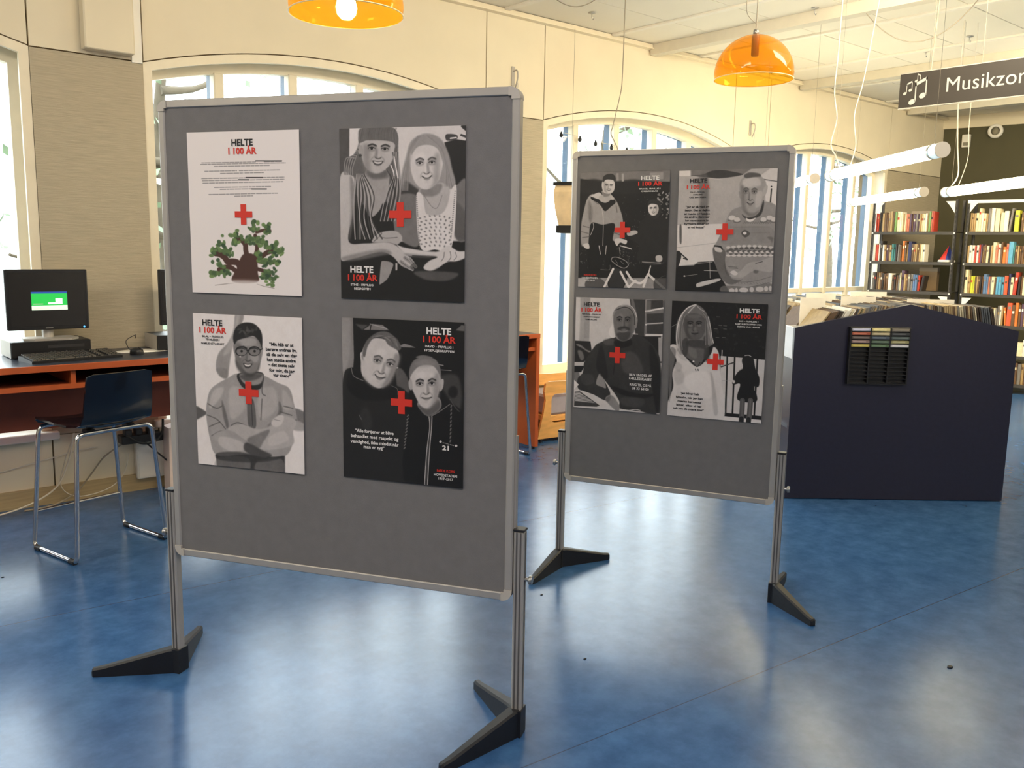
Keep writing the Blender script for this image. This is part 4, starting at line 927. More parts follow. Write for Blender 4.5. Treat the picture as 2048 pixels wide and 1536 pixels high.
for x in (1.215, 2.9): dk(MB().box(x-.012, 4.84, .767, x+.012, 5.39, DZ-.03), 'divider', m_orange)
for x in (DX0, DX1-.03):
    dk(MB().box(x, 4.83, .022, x+.03, 5.42, DZ-.03), 'end_panel', m_rust if x < 0 else m_orange)
    dk(MB().box(x-.001, 4.82, .022, x+.031, 4.831, DZ-.03), 'edge_strip', m_orange)
    for y in (4.86, 5.36): dk(MB().tube([(x+.015, y, 0), (x+.015, y, .024)], .016, 12), 'foot', m_black)
# ------------------------------------------------------------------ computers
def monitor(loc, rz, label, lit, tilt=0):
    t = empty('computer_monitor', loc, rz, label=label, cat='monitor', group='computer monitors on the desk')
    zb = .052; w, h = .402, .322
    bd = MB().rbox(-w/2, .0, zb, w/2, .03, zb+h, .006); bd.prism([(-.13, zb+.05), (.13, zb+.05), (.15, zb+.28), (-.15, zb+.28)], .03, .06)
    bd.build('casing', m_black, t)
    MB().box(-w/2+.016, -.0012, zb+.020, w/2-.016, .001, zb+h-.016).build('screen', m_screen, t)
    if lit:
        px = lambda u, v: (-w/2+u*w, zb+h*v)
        def rect(u0, v0, u1, v1, nm, m, d):
            (a, b), (c, e) = px(u0, v0), px(u1, v1); return MB().box(a, -d, b, c, -.001, e).build(nm, m, t)
        E_ = lambda n_, c: mat(n_, c, .4, emit=.9, var=.01)
        rect(.300, .360, .735, .635, 'window_panel', E_('screen_green', (38, 178, 74)), .0016)
        rect(.300, .605, .735, .635, 'window_title', E_('screen_title_blue', (40, 72, 150)), .0018)
        rect(.300, .330, .735, .405, 'window_footer', E_('screen_pale', (206, 226, 210)), .0018)
        rect(.310, .345, .500, .362, 'window_footer', E_('screen_pink', (216, 196, 190)), .0021)
        rect(.500, .425, .675, .455, 'input_field', E_('screen_white', (236, 244, 238)), .0018); rect(.590, .455, .675, .520, 'input_field', E_('screen_white', (236, 244, 238)), .0018)
        rect(.320, .420, .440, .440, 'caption', E_('screen_grey_green', (120, 170, 120)), .0018)
    MB().tube([(w/2-.028, -.001, zb+.010), (w/2-.028, -.003, zb+.010)], .005, 10).build('power_light', mat('blue_led', (80, 160, 230), .4, emit=2), t)
    MB().rbox(-.018, -.0015, zb+.006, .018, .001, zb+.013, .001).build('badge', m_steel, t)
    MB().tube(bez([(0, .05, .005), (0, .055, .06), (0, .055, .12)]), [.03]*17, 10).build('neck', m_alu, t)
    ba = MB(); ba.prism([(-.135, -.03), (-.09, -.075), (.09, -.075), (.135, -.03), (.12, .09), (-.12, .09)], 0, .010, 'z'); ba.build('stand', m_alu, t)
    return t
def pc_case(loc, rz, label):
    t = empty('computer_case', loc, rz, label=label, cat='computer', group='flat computer cases under the monitors')
    MB().rbox(-.195, .0, .004, .195, .255, .088, .005).build('case', m_black, t)
    MB().box(-.193, -.004, .008, .193, .002, .086).build('front_panel', m_black, t)
    MB().box(-.02, -.006, .050, .16, -.003, .066).build('drive_slot', mat('charcoal_plastic', (52, 50, 52), .4), t)
    for x in (-.005, .012, .07): MB().tube([(x, -.004, .03), (x, -.007, .03)], .005, 8).build('button', m_steel, t)
    MB().box(-.1955, .01, .004, -.194, .25, .088).build('side_panel', m_alu, t)
    for x in (-.17, .17):
        for y in (.03, .22): MB().tube([(x, y, 0), (x, y, .005)], .01, 8).build('foot', m_black, t)
pc_case((1.200, 5.165, DZ), 0, 'flat black computer case under the monitor with green window')
monitor((1.215, 5.255, DZ+.088), R(-2), 'black monitor showing a green dialog window, left end of desk', True)
pc_case((1.945, 5.15, DZ), R(-3), 'flat black computer case partly hidden behind the large pinboard')
monitor((2.0, 5.225, DZ+.088), R(-4), 'dark monitor whose edge shows beside the large pinboard', False)
kb = empty('keyboard', (1.262, 5.035, DZ), R(9), label='black keyboard on the dark desk top', cat='keyboard')
MB().prism([(-.085, 0), (.085, 0), (.085, .026), (.05, .028), (-.085, .012)], -.232, .232, 'x').build('keyboard_body', m_black, kb)
ky = MB()
for r_ in range(6):
    y0 = -.075+r_*.0255; z0 = .0125+(y0+.085)*.119
    for k in range(21):
        x = -.222+k*.0212
        if k in (15, 17) or (r_ == 0 and 4 < k < 10): continue
        ky.prism([(y0, z0), (y0+.021, z0+.0025), (y0+.018, z0+.009), (y0+.003, z0+.0065)], x, x+.0178, 'x')
ky.prism([(-.075, .0125), (-.054, .015), (-.057, .0215), (-.072, .019)], -.222+5*.0212, -.222+10*.0212-.004, 'x')
ky.build('keys', mat('worn_black_key', (38, 37, 38), .35, var=.15), kb, kind='stuff')
MB().prism([(.055, .026), (.08, .0265), (.08, .029), (.055, .0285)], .1, .22, 'x').build('badge', m_steel, kb)
ms = empty('computer_mouse', (1.606, 5.075, DZ), R(14), label='small black mouse on the desk beside the keyboard', cat='mouse')
prof = [(.0, .038), (.012, .0375), (.021, .034), (.027, .026), (.029, .012), (.029, .0)]
mm = MB().lathe(prof[::-1], 18); mm.v = [(x, y*1.75, z*(1-.28*max(0, y/.029))) for x, y, z in mm.v]; mm.build('mouse_body', m_black, ms)
MB().box(-.0012, -.048, .030, .0012, -.012, .0375).build('button_split', mat('charcoal_plastic', (52, 50, 52), .4), ms)
MB().tube([(-.003, -.03, .034), (.003, -.03, .034)], .008, 10).build('scroll_wheel', mat('charcoal_plastic', (52, 50, 52), .4), ms)
MB().tube(bez([(0, .048, .012), (.01, .1, .03), (.05, .18, .06), (.12, .2, .085), (.14, .24, .06)]), .0022, 6).build('mouse_cable', m_cord_b, ms)
pad = MB().lathe([(.0, .0025), (.148, .0025), (.15, .001), (.15, 0)], 40); pad.v = [(x, y*.55, z) for x, y, z in pad.v]
tag(pad.build('mouse_pad', m_white), 'white oval mouse pad on the desk behind the mouse', 'mouse pad').location = (1.69, 5.22, DZ)
# ------------------------------------------------------------------ chairs with chrome sled frames
def sled_chair(loc, rz, label):
    t = empty('sled_chair', loc, rz, label=label, cat='chair', group='black shell chairs with chrome sled legs')
    prof = [(.215, .600), (.205, .618), (.18, .632), (.10, .630), (0, .624), (-.10, .622), (-.155, .628), (-.185, .648), (-.203, .69), (-.212, .74), (-.220, .80), (-.232, .885)]
    wid = [.17, .185, .195, .20, .20, .195, .185, .178, .172, .170, .167, .160]
    nx = 10; V = []; th = .011
    for off in (0, th):
        for i, ((y, z), w) in enumerate(zip(prof, wid)):
            y2, z2 = prof[min(i+1, len(prof)-1)]; y1, z1 = prof[max(i-1, 0)]; L = math.hypot(y2-y1, z2-z1); ny, nz = -(z2-z1)/L, (y2-y1)/L
            for k in range(nx+1):
                q = k/nx*2-1; cup = .018*q*q*(1 if i < 7 else -.6 if i < 20 else 0); cv = max(0, abs(q)-.82)/.18
                zz = z+cup*(1 if i < 7 else 0)-(.010*cv*cv if i == len(prof)-1 else 0); yy = y-(.012*q*q-.02 if i > 8 else 0)*0-(.014*(1-q*q) if i > 7 else 0)
                V.append((q*w, yy+ny*off, zz-abs(nz)*off if i < 7 else zz+nz*off*0))
    m = len(prof); S = m*(nx+1); fs = []
    for i in range(m-1):
        for k in range(nx):
            a = i*(nx+1)+k; fs += [(a, a+1, a+nx+2, a+nx+1), (S+a, S+a+nx+1, S+a+nx+2, S+a+1)]
    ring = [k for k in range(nx+1)]+[i*(nx+1)+nx for i in range(1, m)]+[(m-1)*(nx+1)+k for k in range(nx-1, -1, -1)]+[i*(nx+1) for i in range(m-2, 0, -1)]
    sm = MB().add(V, fs, True); rv = [V[a] for a in ring]+[V[S+a] for a in ring]; q_ = len(ring)
    sm.add(rv, [(k, q_+k, q_+(k+1) % q_, (k+1) % q_) for k in range(q_)]); sm.build('seat_shell', m_seat, t)
    r = .0105
    for s in (-1, 1):
        fx, tx = s*.232, s*.188
        MB().tube(bend([(tx*.2, .165, .603), (tx, .165, .603), (fx, .19, .012), (fx, -.20, .012), (tx, -.175, .603), (tx*.2, -.165, .603)], .035), r, 10).build('leg_frame', m_chrome, t)
        for y in (.15, -.16): MB().tube([(fx, y-.022, .010), (fx, y+.022, .010)], .0135, 10).build('glide', m_black, t)
        for y in (.12, -.12): MB().box(s*.10-.02, y-.02, .600, s*.10+.02, y+.02, .614).build('mount', m_black, t)
    MB().tube([(-.2195, .1825, .185), (.2195, .1825, .185)], .008, 10).build('foot_rest', m_chrome, t)
    MB().tube([(-.10, -.167, .603), (.10, -.167, .603)], r, 10).build('cross_bar', m_chrome, t); MB().tube([(-.10, .165, .603), (.10, .165, .603)], r, 10).build('cross_bar', m_chrome, t)
    return t
sled_chair((1.222, 4.530, 0), R(14), 'black shell chair with chrome sled legs in front of the keyboard')
sled_chair((3.985, 4.895, 0), R(0), 'black shell chair with chrome sled legs half hidden behind the large pinboard')
# ------------------------------------------------------------------ under the desk: cables, socket box, papers
def cable(pts, r, m, label):
    tag(MB().tube(bez(pts, 8), r, 6).build('cable', m), label, 'cable', 'cables under the computer desk')
cable([(-.2, 5.36, .012), (.5, 5.30, .010), (.93, 5.31, .014), (1.2, 5.36, .09), (1.30, 5.39, .24), (1.34, 5.40, .4)], .005, m_cord_w, 'white cable lying along the skirting then rising behind chair')
cable([(.4, 5.425, .205), (.85, 5.425, .212), (1.1, 5.423, .245), (1.35, 5.42, .29), (1.47, 5.42, .30)], .003, m_cord_w, 'thin white cable stretched across the wall below the desk')
cable([(1.62, 5.36, .33), (1.5, 5.40, .24), (1.42, 5.41, .14), (1.33, 5.40, .05), (1.2, 5.35, .012), (1.05, 5.33, .010)], .005, m_cord_g, 'grey cable falling diagonally from the socket box to the floor')
cable([(1.35, 5.42, .40), (1.29, 5.42, .24), (1.26, 5.41, .10), (1.34, 5.39, .03), (1.5, 5.38, .05), (1.6, 5.4, .12), (1.64, 5.41, .24)], .003, m_cord_w, 'white cable looping low beside the diagonal grey cable')
cable([(1.68, 5.34, .35), (1.76, 5.32, .26), (1.86, 5.28, .15), (1.92, 5.22, .07), (1.96, 5.1, .012)], .005, m_cord_b, 'black cable dropping from the socket box to the right')
cable([(1.60, 5.30, .37), (1.66, 5.27, .325), (1.74, 5.27, .32), (1.80, 5.30, .36), (1.82, 5.33, .44)], .007, m_cord_b, 'thick black cable loop hanging in front of the socket box')
sb = empty('socket_box', (1.70, 5.36, .31), 0, label='dark multi-socket strip with plugs mounted under the desk', cat='power strip')
MB().rbox(-.12, -.03, 0, .12, .06, .05, .006).build('strip_body', m_black, sb)
for x in (-.08, -.02, .05): MB().rbox(x-.02, -.035, .05, x+.02, .02, .085, .005).build('plug', m_black if x else m_cap, sb)
MB().box(-.12, .06, .02, .12, .080, .04).build('bracket', m_alu, sb)
wb = empty('wall_duct_box', (1.765, WY, .075), 0, label='square white service box on the wall behind the left chair', cat='service box')
MB().rbox(-.085, -.05, 0, .10, 0, .27, .006).build('box_body', m_white, wb); MB().box(-.075, -.053, .012, .09, -.049, .258).build('cover', m_white, wb)
bx = empty('paper_bag', (1.90, 5.30, .0), 0, label='pale bag with red print under the desk behind the pinboard edge', cat='bag')
MB().prism([(-.08, 0), (.08, 0), (.085, .38), (.03, .42), (-.075, .395)], -.05, .05).build('bag_body', mat('pale_paper', (226, 208, 200), .8), bx)
MB().box(-.05, -.052, .20, .05, -.049, .30).build('red_print', m_red, bx)
# ------------------------------------------------------------------ plywood reading seat by the third window
rs = empty('reading_seat', (4.945, 5.02, 0), R(-6), label='honey plywood reading seat with a lilac cushion, under the middle window', cat='seat')
def rr_poly(x0, z0, x1, z1, r, n=5):
    out = []
    for cx, cz, a in ((x1-r, z1-r, 0), (x0+r, z1-r, 90), (x0+r, z0+r, 180), (x1-r, z0+r, 270)):
        for k in range(n+1): q = R(a+90*k/n); out.append((cx+r*math.cos(q), cz+r*math.sin(q)))
    return out
def side_panel(y, name='side_panel'):
    out = [(-.40, .03), (.55, .03), (.55, .40), (.42, .46), (-.30, .475), (-.33, .46), (-.345, .40), (-.33, .33), (-.35, .22)]
    inn = rr_poly(-.275, .145, .40, .375, .05); bm = bmesh.new()
    def loop(P): return [bm.verts.new((x, y, z)) for x, z in P]
    a, b = loop(out), loop(inn); ed = [bm.edges.new((L[i], L[(i+1) % len(L)])) for L in (a, b) for i in range(len(L))]
    bmesh.ops.triangle_fill(bm, use_beauty=True, edges=ed)
    g_ = bmesh.ops.extrude_face_region(bm, geom=bm.faces[:]); bmesh.ops.translate(bm, vec=(0, .022, 0), verts=[v for v in g_['geom'] if isinstance(v, bmesh.types.BMVert)])
    bmesh.ops.recalc_face_normals(bm, faces=bm.faces); me = bpy.data.meshes.new(name); bm.to_mesh(me); bm.free(); link(name, me, m_plywood, rs)
side_panel(-.09); side_panel(.32)
MB().rbox(-.30, -.06, .15, .50, .31, .20, .01).build('seat_board', m_plywood, rs)
MB().rbox(-.29, -.058, .20, .50, .31, .36, .03).build('cushion', m_lilac, rs)
for x in (-.36, .5):
    for y in (-.085, .325): MB().tube([(x, y+.01, 0), (x, y+.01, .032)], .012, 10).build('foot', m_black, rs)
# ------------------------------------------------------------------ navy record bin
U_ = Vector((.767, -.642, 0)).normalized(); aC = math.atan2(U_.y, U_.x); C0 = Vector((4.712, 2.914, 0)); CW, CD = 1.341, 1.50
cr = empty('record_bin', C0, aC, label='navy gabled record bin with white sides, right of the pinboards', cat='record bin')
gable = [(0, .004), (CW, .004), (CW, 1.048), (CW/2+.01, 1.197), (0, 1.048)]
MB().prism(gable, 0, .03).build('end_panel', m_navy, cr); MB().prism([(x, z) for x, z in gable], CD, CD+.03).build('end_panel', m_navy, cr)
m_bin = mat('white_bin_laminate', (222, 222, 226), .5)
for x in (0, CW-.02): MB().box(x, .03, .86, x+.02, CD, 1.046).build('side_board', m_bin, cr)
for x in (.05, CW-.08): MB().box(x, .03, 0, x+.03, CD, .86).build('inner_side', m_navy, cr)
MB().box(.02, .03, .845, CW-.02, CD, .865).build('bin_floor', m_navy, cr)
MB().box(CW/2-.012, .03, .86, CW/2+.012, CD, 1.17).build('ridge_board', m_bin, cr)
MB().box(.02, .03, .40, CW-.02, CD, .42).build('lower_shelf', m_navy, cr)
for j in range(1, 4): MB().box(.022, j*.37+.015, .865, CW-.022, j*.37+.03, 1.03).build('cross_divider', m_bin, cr)
m_card = mat('white_divider_card', (236, 230, 216), .6)
sl = [('brown', (96, 74, 54)), ('tan', (168, 146, 108)), ('grey', (120, 114, 104)), ('cream', (206, 196, 168)), ('dark brown', (62, 50, 42)), ('olive', (110, 104, 74)), ('slate', (82, 86, 92)), ('white', (226, 222, 210))]
SM = {n: mat('record_sleeve_'+n.replace(' ', '_'), c, .7, var=.12, scale=30) for n, c in sl}
rr = random.Random(5); rec_me = {}
def record(x, y, lean, col, bay, k, side):
    key = (col, rr.randrange(2))
    if key not in rec_me:
        t = rr.uniform(.007, .0095); b = MB(); b.box(-t/2, 0, 0, t/2, .305, .305); rec_me[key] = b.mesh('record'); rec_me[key].materials.append(SM[col])
    o = bpy.data.objects.new('record', rec_me[key]); COL.objects.link(o)
    p = C0+U_*x+Vector((.642, .767, 0))*y; o.location = (p.x, p.y, .885+rr.uniform(-.006, .006)+abs(math.sin(lean))*.004); o.rotation_euler = (0, lean, aC); o.rotation_mode = 'XYZ'
    tag(o, '%s record sleeve, %s from left, %s %s row of the record bin' % (col, NTH[k], ['front', 'second', 'third', 'rear'][bay], side), 'record', 'record sleeves standing in the navy bin')
NTH = ['first', 'second', 'third', 'fourth', 'fifth', 'sixth', 'seventh', 'eighth', 'ninth', 'tenth', 'eleventh', 'twelfth', 'thirteenth', 'fourteenth', 'fifteenth', 'sixteenth', 'seventeenth', 'eighteenth', 'nineteenth', 'twentieth']
NTH += ['twenty-'+q for q in NTH[:9]]+['thirtieth']+['thirty-'+q for q in NTH[:9]]+['fortieth']
for bay in range(4):
    n_ = 38 if bay == 0 else 14
    for k in range(n_):
        f = k/(n_-1); lean = R(35-27*f); x = .045+f*.552
        c = rr.choice(['brown', 'brown', 'tan', 'dark brown']) if f < .2 else rr.choice(['white', 'cream', 'white']) if f < .36 else rr.choice(['grey', 'olive', 'tan', 'grey', 'brown', 'slate', 'cream'])
        record(x, .04+bay*.37, lean, c, bay, k, 'left')
    for k in range(n_):
        f = k/(n_-1); x = CW/2+.05+f*.54; lean = R(-2-11*f)
        c = rr.choice(['cream', 'tan', 'grey']) if f < .15 else 'dark brown' if k in (5, n_-1, n_-2) else 'slate' if f > .85 else rr.choice(['brown', 'brown', 'tan', 'grey', 'dark brown', 'cream'])
        record(x, .04+bay*.37, lean, c, bay, k, 'right')
for bay, (a, b, z) in enumerate(((.14, .30, 1.212), (.40, .62, 1.222), (.82, 1.12, 1.212), (.30, .5, 1.225), (.12, .26, 1.236), (.74, 1.0, 1.225))):
    y = (.352, .358, .356, .722, 1.09, 1.085)[bay]
    MB().box(a, y, .88, b, y+.004, z).build('divider_card', m_card, cr)
# cassette rack on the bin's end panel, with fifteen cassettes
ck = empty('cassette_rack', C0+U_*.50+Vector((0, 0, .723)), aC, label='black cassette rack with three columns hung on the record bin panel', cat='rack')
MB().box(-.18, -.008, 0, .18, -.001, .335).build('back_plate', m_black, ck)
for x in (-.18, -.062, .055, .172): MB().box(x, -.034, 0, x+.008, -.008, .335).build('upright', m_black, ck)
MB().box(-.18, -.036, .332, .18, -.001, .338).build('top_rail', m_dark_steel, ck); MB().box(-.18, -.034, -.004, .18, -.001, .002).build('bottom_rail', m_black, ck)
slat_me = None
for c in range(3):
    for r_ in range(14):
        if slat_me is None: slat_me = MB().box(0, -.030, 0, .109, -.008, .0045).mesh('slat'); slat_me.materials.append(m_black)
        o = bpy.data.objects.new('slat', slat_me); COL.objects.link(o); o.parent = ck; o.location = (-.172+c*.1175, 0, .0035+r_*.0236)
cc = [[('pale lilac', (176, 176, 196)), ('cream yellow', (214, 200, 140)), ('grey brown', (112, 104, 92))], [('brick red', (160, 84, 60)), ('beige', (172, 158, 124)), ('charcoal', (58, 60, 62))],
      [('dark brown', (84, 72, 68)), ('slate blue', (74, 84, 96)), ('dark green grey', (70, 82, 82))], [('dusty mauve', (140, 116, 112)), ('deep green', (76, 92, 76)), ('olive cream', (150, 144, 104))], [('mustard', (176, 158, 78)), ('moss green', (80, 104, 74)), ('light grey', (186, 184, 186))]]
ORD = ['top', 'second', 'third', 'fourth', 'fifth']; CLN = ['left', 'middle', 'right']
for r_ in range(5):
    for c in range(3):
        nm, rgb = cc[r_][c]; o = MB().rbox(-.0535, -.040, .0, .0535, -.0085, .0165, .002).build('cassette', mat('cassette_'+nm.replace(' ', '_'), rgb, .35, var=.15, scale=40))
        o.location = C0+U_*(.50-.172+.0545+c*.1175)+Vector((0, 0, .723+.0035+(13-r_)*.0236+.0046)); o.rotation_euler = (0, 0, aC)
        tag(o, '%s cassette in the %s row, %s column of the black rack' % (nm, ORD[r_], CLN[c]), 'cassette', 'cassettes in the black rack')
        MB().box(-.046, -.0406, .004, .03 if (r_+c) % 2 else .046, -.0399, .0125).build('spine_label', mat('cassette_label_'+nm.replace(' ', '_'), tuple(min(255, q+34) for q in rgb), .6), o)
# ------------------------------------------------------------------ bookcases with every book
OB = Vector((10.243, 5.395, 0)); aB = ang_end
UB = Vector((math.cos(aB), math.sin(aB), 0)); VB = Vector((-UB.y, UB.x, 0))
SH = [2.09, 1.745, 1.402, 1.063, .725, .40, .09]
def bookcase(x0, w, label, side):
    t = empty('bookcase', OB+UB*x0, aB, label=label, cat='bookcase', group='dark steel bookcases by the end wall')
    for x in (0, w-.03):
        for y in (0, .29):
            up = MB().box(x, y, 0, x+.03, y+.012, 2.12).box(x if x == 0 else x+.018, y, 0, (x if x == 0 else x+.018)+.012, y+.03, 2.12).build('upright', m_dark_steel, t)
            if y == 0:
                hl = MB()
                for k in range(40): hl.box(x+.010, -.0012, .06+k*.05, x+.018, .0, .085+k*.05)
                hl.build('slots', m_black, up, kind='stuff')
    for i, z in enumerate(SH):
        if i == 0 and side == 'left': continue
        MB().box(.003, -.004, z-.017, w-.003, .004, z+.017).box(.003, .004, z+.010, w-.003, .30, z+.017).build('shelf', m_dark_steel if i else m_white, t)
    for x, s in ((.03, 1), (w-.03, -1)):
        for z, d in ((2.10, -1), (1.03, -1)): MB().prism([(x, z), (x+s*.10, z), (x+s*.055, z+d*.05), (x, z+d*.13)], -.008, -.004).build('gusset', m_white, t)
        for z in SH[1:4]: MB().tube([(x-s*.015, -.005, z), (x-s*.015, -.010, z)], .009, 8).build('bolt', m_white, t)
    return t
bookcase(0, .935, 'left dark steel bookcase beside the far window', 'left'); bookcase(1.03, .98, 'right dark steel bookcase cut by the picture edge', 'right')
BC = dict(red=(186, 64, 46), tan=(176, 146, 100), brown=(104, 76, 52), cream=(232, 220, 180), white=(238, 232, 216), green=(120, 158, 92), salmon=(206, 124, 96), purple=(94, 72, 92), black=(44, 38, 36), orange=(214, 122, 52), blue=(54, 74, 140), teal=(74, 136, 136), lightblue=(96, 164, 196), yellow=(206, 206, 60), grey=(130, 124, 118), navy=(48, 52, 92), steel=(96, 124, 160), vermilion=(224, 92, 56))
BN = dict(lightblue='light blue', steel='steel blue')
rb = random.Random(21)
m_page = mat('book_paper', (228, 216, 190), .9)
def row(case, x0, shelf, rowname, x, spec):
    """spec: colour:width-in-mm:height-in-mm[:lean] per book, '-' leaves a gap"""
    z = SH[shelf]+.0175; k = 0
    for q in spec.split():
        p = q.split(':'); w = float(p[1])/1000
        if p[0] == '-': x += w; continue
        h = float(p[2])/1000; lean = R(float(p[3])) if len(p) > 3 else 0; d = rb.uniform(.13, .17)
        t = min(w-.0015, w); b = MB(); r_ = min(t*.22, .006)
        b.prism([(0, .006), (t*.22, .0008), (t*.5, -.0012), (t*.78, .0008), (t, .006), (t, d), (t-.0025, d), (t-.0025, .012), (.0025, .012), (.0025, d), (0, d)], 0, h, 'z')
        o = b.build('book', mat('cover_'+p[0], BC[p[0]], .45, var=.10, scale=30))
        pg = MB().box(.0025, .012, .003, t-.0025, d-.004, h-.004).build('pages', m_page, o)
        if rb.random() < .65 and w > .018:
            lc = rb.choice(['cream', 'black', 'white', 'tan']) if p[0] in ('red', 'blue', 'green', 'navy', 'brown', 'purple', 'grey', 'orange') else rb.choice(['brown', 'red', 'grey', 'black'])
            zz = rb.uniform(.55, .75); MB().box(t*.2, -.0016, h*zz, t*.8, .002, h*(zz+.12)).build('spine_label', mat('spine_'+lc, BC[lc], .6), o)
        dx = h*math.sin(abs(lean)) if lean else 0
        if lean < 0: x += dx
        P = OB+UB*(x0+x)+VB*rb.uniform(.012, .03); o.location = (P.x, P.y, z+(abs(math.sin(lean))*t if lean > 0 else 0)); o.rotation_euler = (0, lean, aB)
        x += w+(dx if lean > 0 else 0)
        tag(o, '%s %s book, %s from the left on the %s shelf of the %s bookcase' % ('thick' if w > .04 else 'tall' if h > .235 else 'small' if h < .185 else 'slim' if w < .022 else 'medium', BN.get(p[0], p[0]), NTH[k], rowname, case), 'book', 'books on the %s shelf of the %s bookcase' % (rowname, case)); k += 1
row('left', 0, 1, 'top', .035, 'red:16:215 red:22:210 black:20:225 black:16:218 tan:26:215 brown:24:222 brown:20:212 tan:24:232 tan:26:236 brown:20:228 green:24:228 cream:34:232 white:22:228 cream:18:205 tan:16:205 cream:18:202 salmon:18:208 salmon:24:205 purple:22:202 brown:18:206 purple:24:198 grey:22:204 purple:20:202 tan:18:206 cream:22:205 cream:24:200 white:20:208 tan:18:210 green:22:226 salmon:20:232 red:18:228 -:40')
row('left', 0, 2, 'second', .035, 'white:20:205 red:34:190 white:18:205 black:30:235 white:22:190 tan:20:190 purple:20:190 brown:22:188 tan:22:186 teal:24:200 teal:20:192 black:22:202 grey:26:196 brown:24:188 orange:30:236 brown:22:228 tan:18:205 navy:36:232 brown:26:205 tan:20:200 tan:18:202 brown:20:198 tan:18:205 cream:30:200 white:20:200')
row('left', 0, 3, 'third', .04, 'grey:28:205 black:24:200 brown:22:206 tan:20:200 brown:24:205 black:22:196 brown:20:190 brown:24:195 white:46:196 brown:26:178 black:22:182 brown:24:174 grey:20:182 cream:14:205 purple:34:232 tan:24:190 brown:20:175 grey:26:190 grey:30:196 steel:24:190 steel:26:185 red:26:182 black:30:178:8 -:30')
row('right', 1.03, 1, 'top', .035, 'tan:18:205 tan:20:200 tan:18:202 cream:30:205 cream:26:255 white:28:202 cream:24:200 tan:18:198 grey:26:252 white:40:256 -:6 cream:44:250 -:8 cream:36:205 white:42:222 grey:22:252:6 -:10 yellow:44:228 -:20 brown:24:210 tan:24:215 cream:30:220 brown:28:215 cream:26:218 brown:26:208')
row('right', 1.03, 2, 'second', .035, 'tan:20:190 white:30:195 white:26:192 red:16:185 white:28:195 red:18:200 purple:16:205 tan:20:192 brown:20:200 cream:26:190 black:18:186 tan:18:195 cream:34:228 salmon:20:198 white:30:212 brown:20:230 orange:32:180 salmon:24:215 lightblue:44:236 teal:16:205 brown:26:195 tan:18:190 brown:22:188 brown:24:192 tan:18:190 cream:24:196 brown:26:190 tan:24:192 brown:26:188')
row('right', 1.03, 3, 'third', .035, 'cream:34:262 tan:26:188 yellow:26:192 yellow:18:190 brown:18:186 tan:16:190 brown:20:192 black:18:185 brown:18:190 steel:30:218 steel:18:188 salmon:16:190 grey:16:184 cream:30:190 brown:18:182 lightblue:28:192 lightblue:26:192 lightblue:28:190 vermilion:36:205 navy:24:228 cream:28:192 red:32:245:4 black:22:200 brown:22:205 cream:28:192 tan:26:200 red:26:205 brown:28:196')
row('right', 1.03, 4, 'fourth', .30, 'tan:20:190 grey:20:186 tan:22:188 cream:18:184 grey:18:186 grey:20:212 white:20:215 tan:18:190 orange:20:198:-5 vermilion:46:250 brown:34:230 orange:30:255 brown:28:235 purple:26:245 tan:28:225 grey:28:220 red:26:226')
row('right', 1.03, 5, 'fifth', .62, 'cream:60:150 white:30:180 grey:30:190 tan:28:200 brown:30:190 cream:30:185')
row('right', 1.03, 6, 'lowest', .58, 'tan:40:240 brown:30:235 grey:36:225 tan:30:230 brown:34:235 cream:30:230')
# tan display boards behind the books of the left case, and a small red and blue cone
for x, w_, z, h_, nm in ((.38, .22, 1.765, .24, 'brown card box lying behind the books, top shelf of left bookcase'), (.52, .20, 1.083, .27, 'grey card box behind the books, third shelf of left bookcase')):
    o = empty('card_box', OB+UB*x+VB*.20+Vector((0, 0, z)), aB, label=nm, cat='box')
    MB().rbox(0, 0, 0, w_, .09, h_-.03, .003).build('box_body', mat('brown_card', (134, 112, 84), .8), o); MB().rbox(-.003, -.003, h_-.045, w_+.003, .093, h_, .003).build('box_lid', mat('grey_card', (150, 138, 120), .8), o)
co = empty('party_cone', OB+UB*.835+VB*.10+Vector((0, 0, 1.4195)), aB, label='small red and blue cone with white brim between the bookcases', cat='cone')
n = 20
for half, m_ in ((0, m_red), (1, mat('cone_blue', (44, 60, 140), .6))):
    b = MB(); P = [(.085*math.cos(R(90+180*half+180*k/10)), .06*math.sin(R(90+180*half+180*k/10)), .02) for k in range(11)]
    b.add(P+[(.015, 0, .19)], [(k, k+1, 11) for k in range(10)], True); b.build('cone_half', m_, co)
MB().lathe([(.07, .0), (.09, .0), (.094, .012), (.086, .026), (.07, .02)], 20).build('brim', m_white, co)
# ------------------------------------------------------------------ hanging tube lights
def catenary(a, b, sag, n=12):
    a, b = Vector(a), Vector(b); return [a.lerp(b, k/n)+Vector((0, 0, -sag*4*(k/n)*(1-k/n))) for k in range(n+1)]
def tube_light(near, far, label):
    near, far = Vector(near), Vector(far); ax = (far-near); L = ax.length; a = math.atan2(ax.y, ax.x)
    t = empty('tube_light', (near+far)/2, a, label=label, cat='lamp', group='hanging fluorescent tubes over the record area')
    h = L/2; r = .038
    MB().tube([(-h+.12, 0, 0), (h-.12, 0, 0)], r, 20).build('lit_tube', m_tube, t)
    for s in (-1, 1):
        MB().tube([(s*(h-.12), 0, 0), (s*(h-.004), 0, 0)], r, 20).build('clear_sleeve', m_tube_end, t)
        MB().tube([(s*(h-.008), 0, 0), (s*h, 0, 0)], r+.003, 24).build('end_cap', m_cap, t)
        MB().tube([(s*(h-.10)-.008, 0, 0), (s*(h-.10)+.008, 0, 0)], r+.003, 20).build('clamp_ring', m_steel, t)
        MB().tube([(s*(h-.10), 0, r), (s*(h-.10), 0, ZC-near.z-.002)], .0011, 5).build('suspension_wire', m_cord_g, t)
    return t
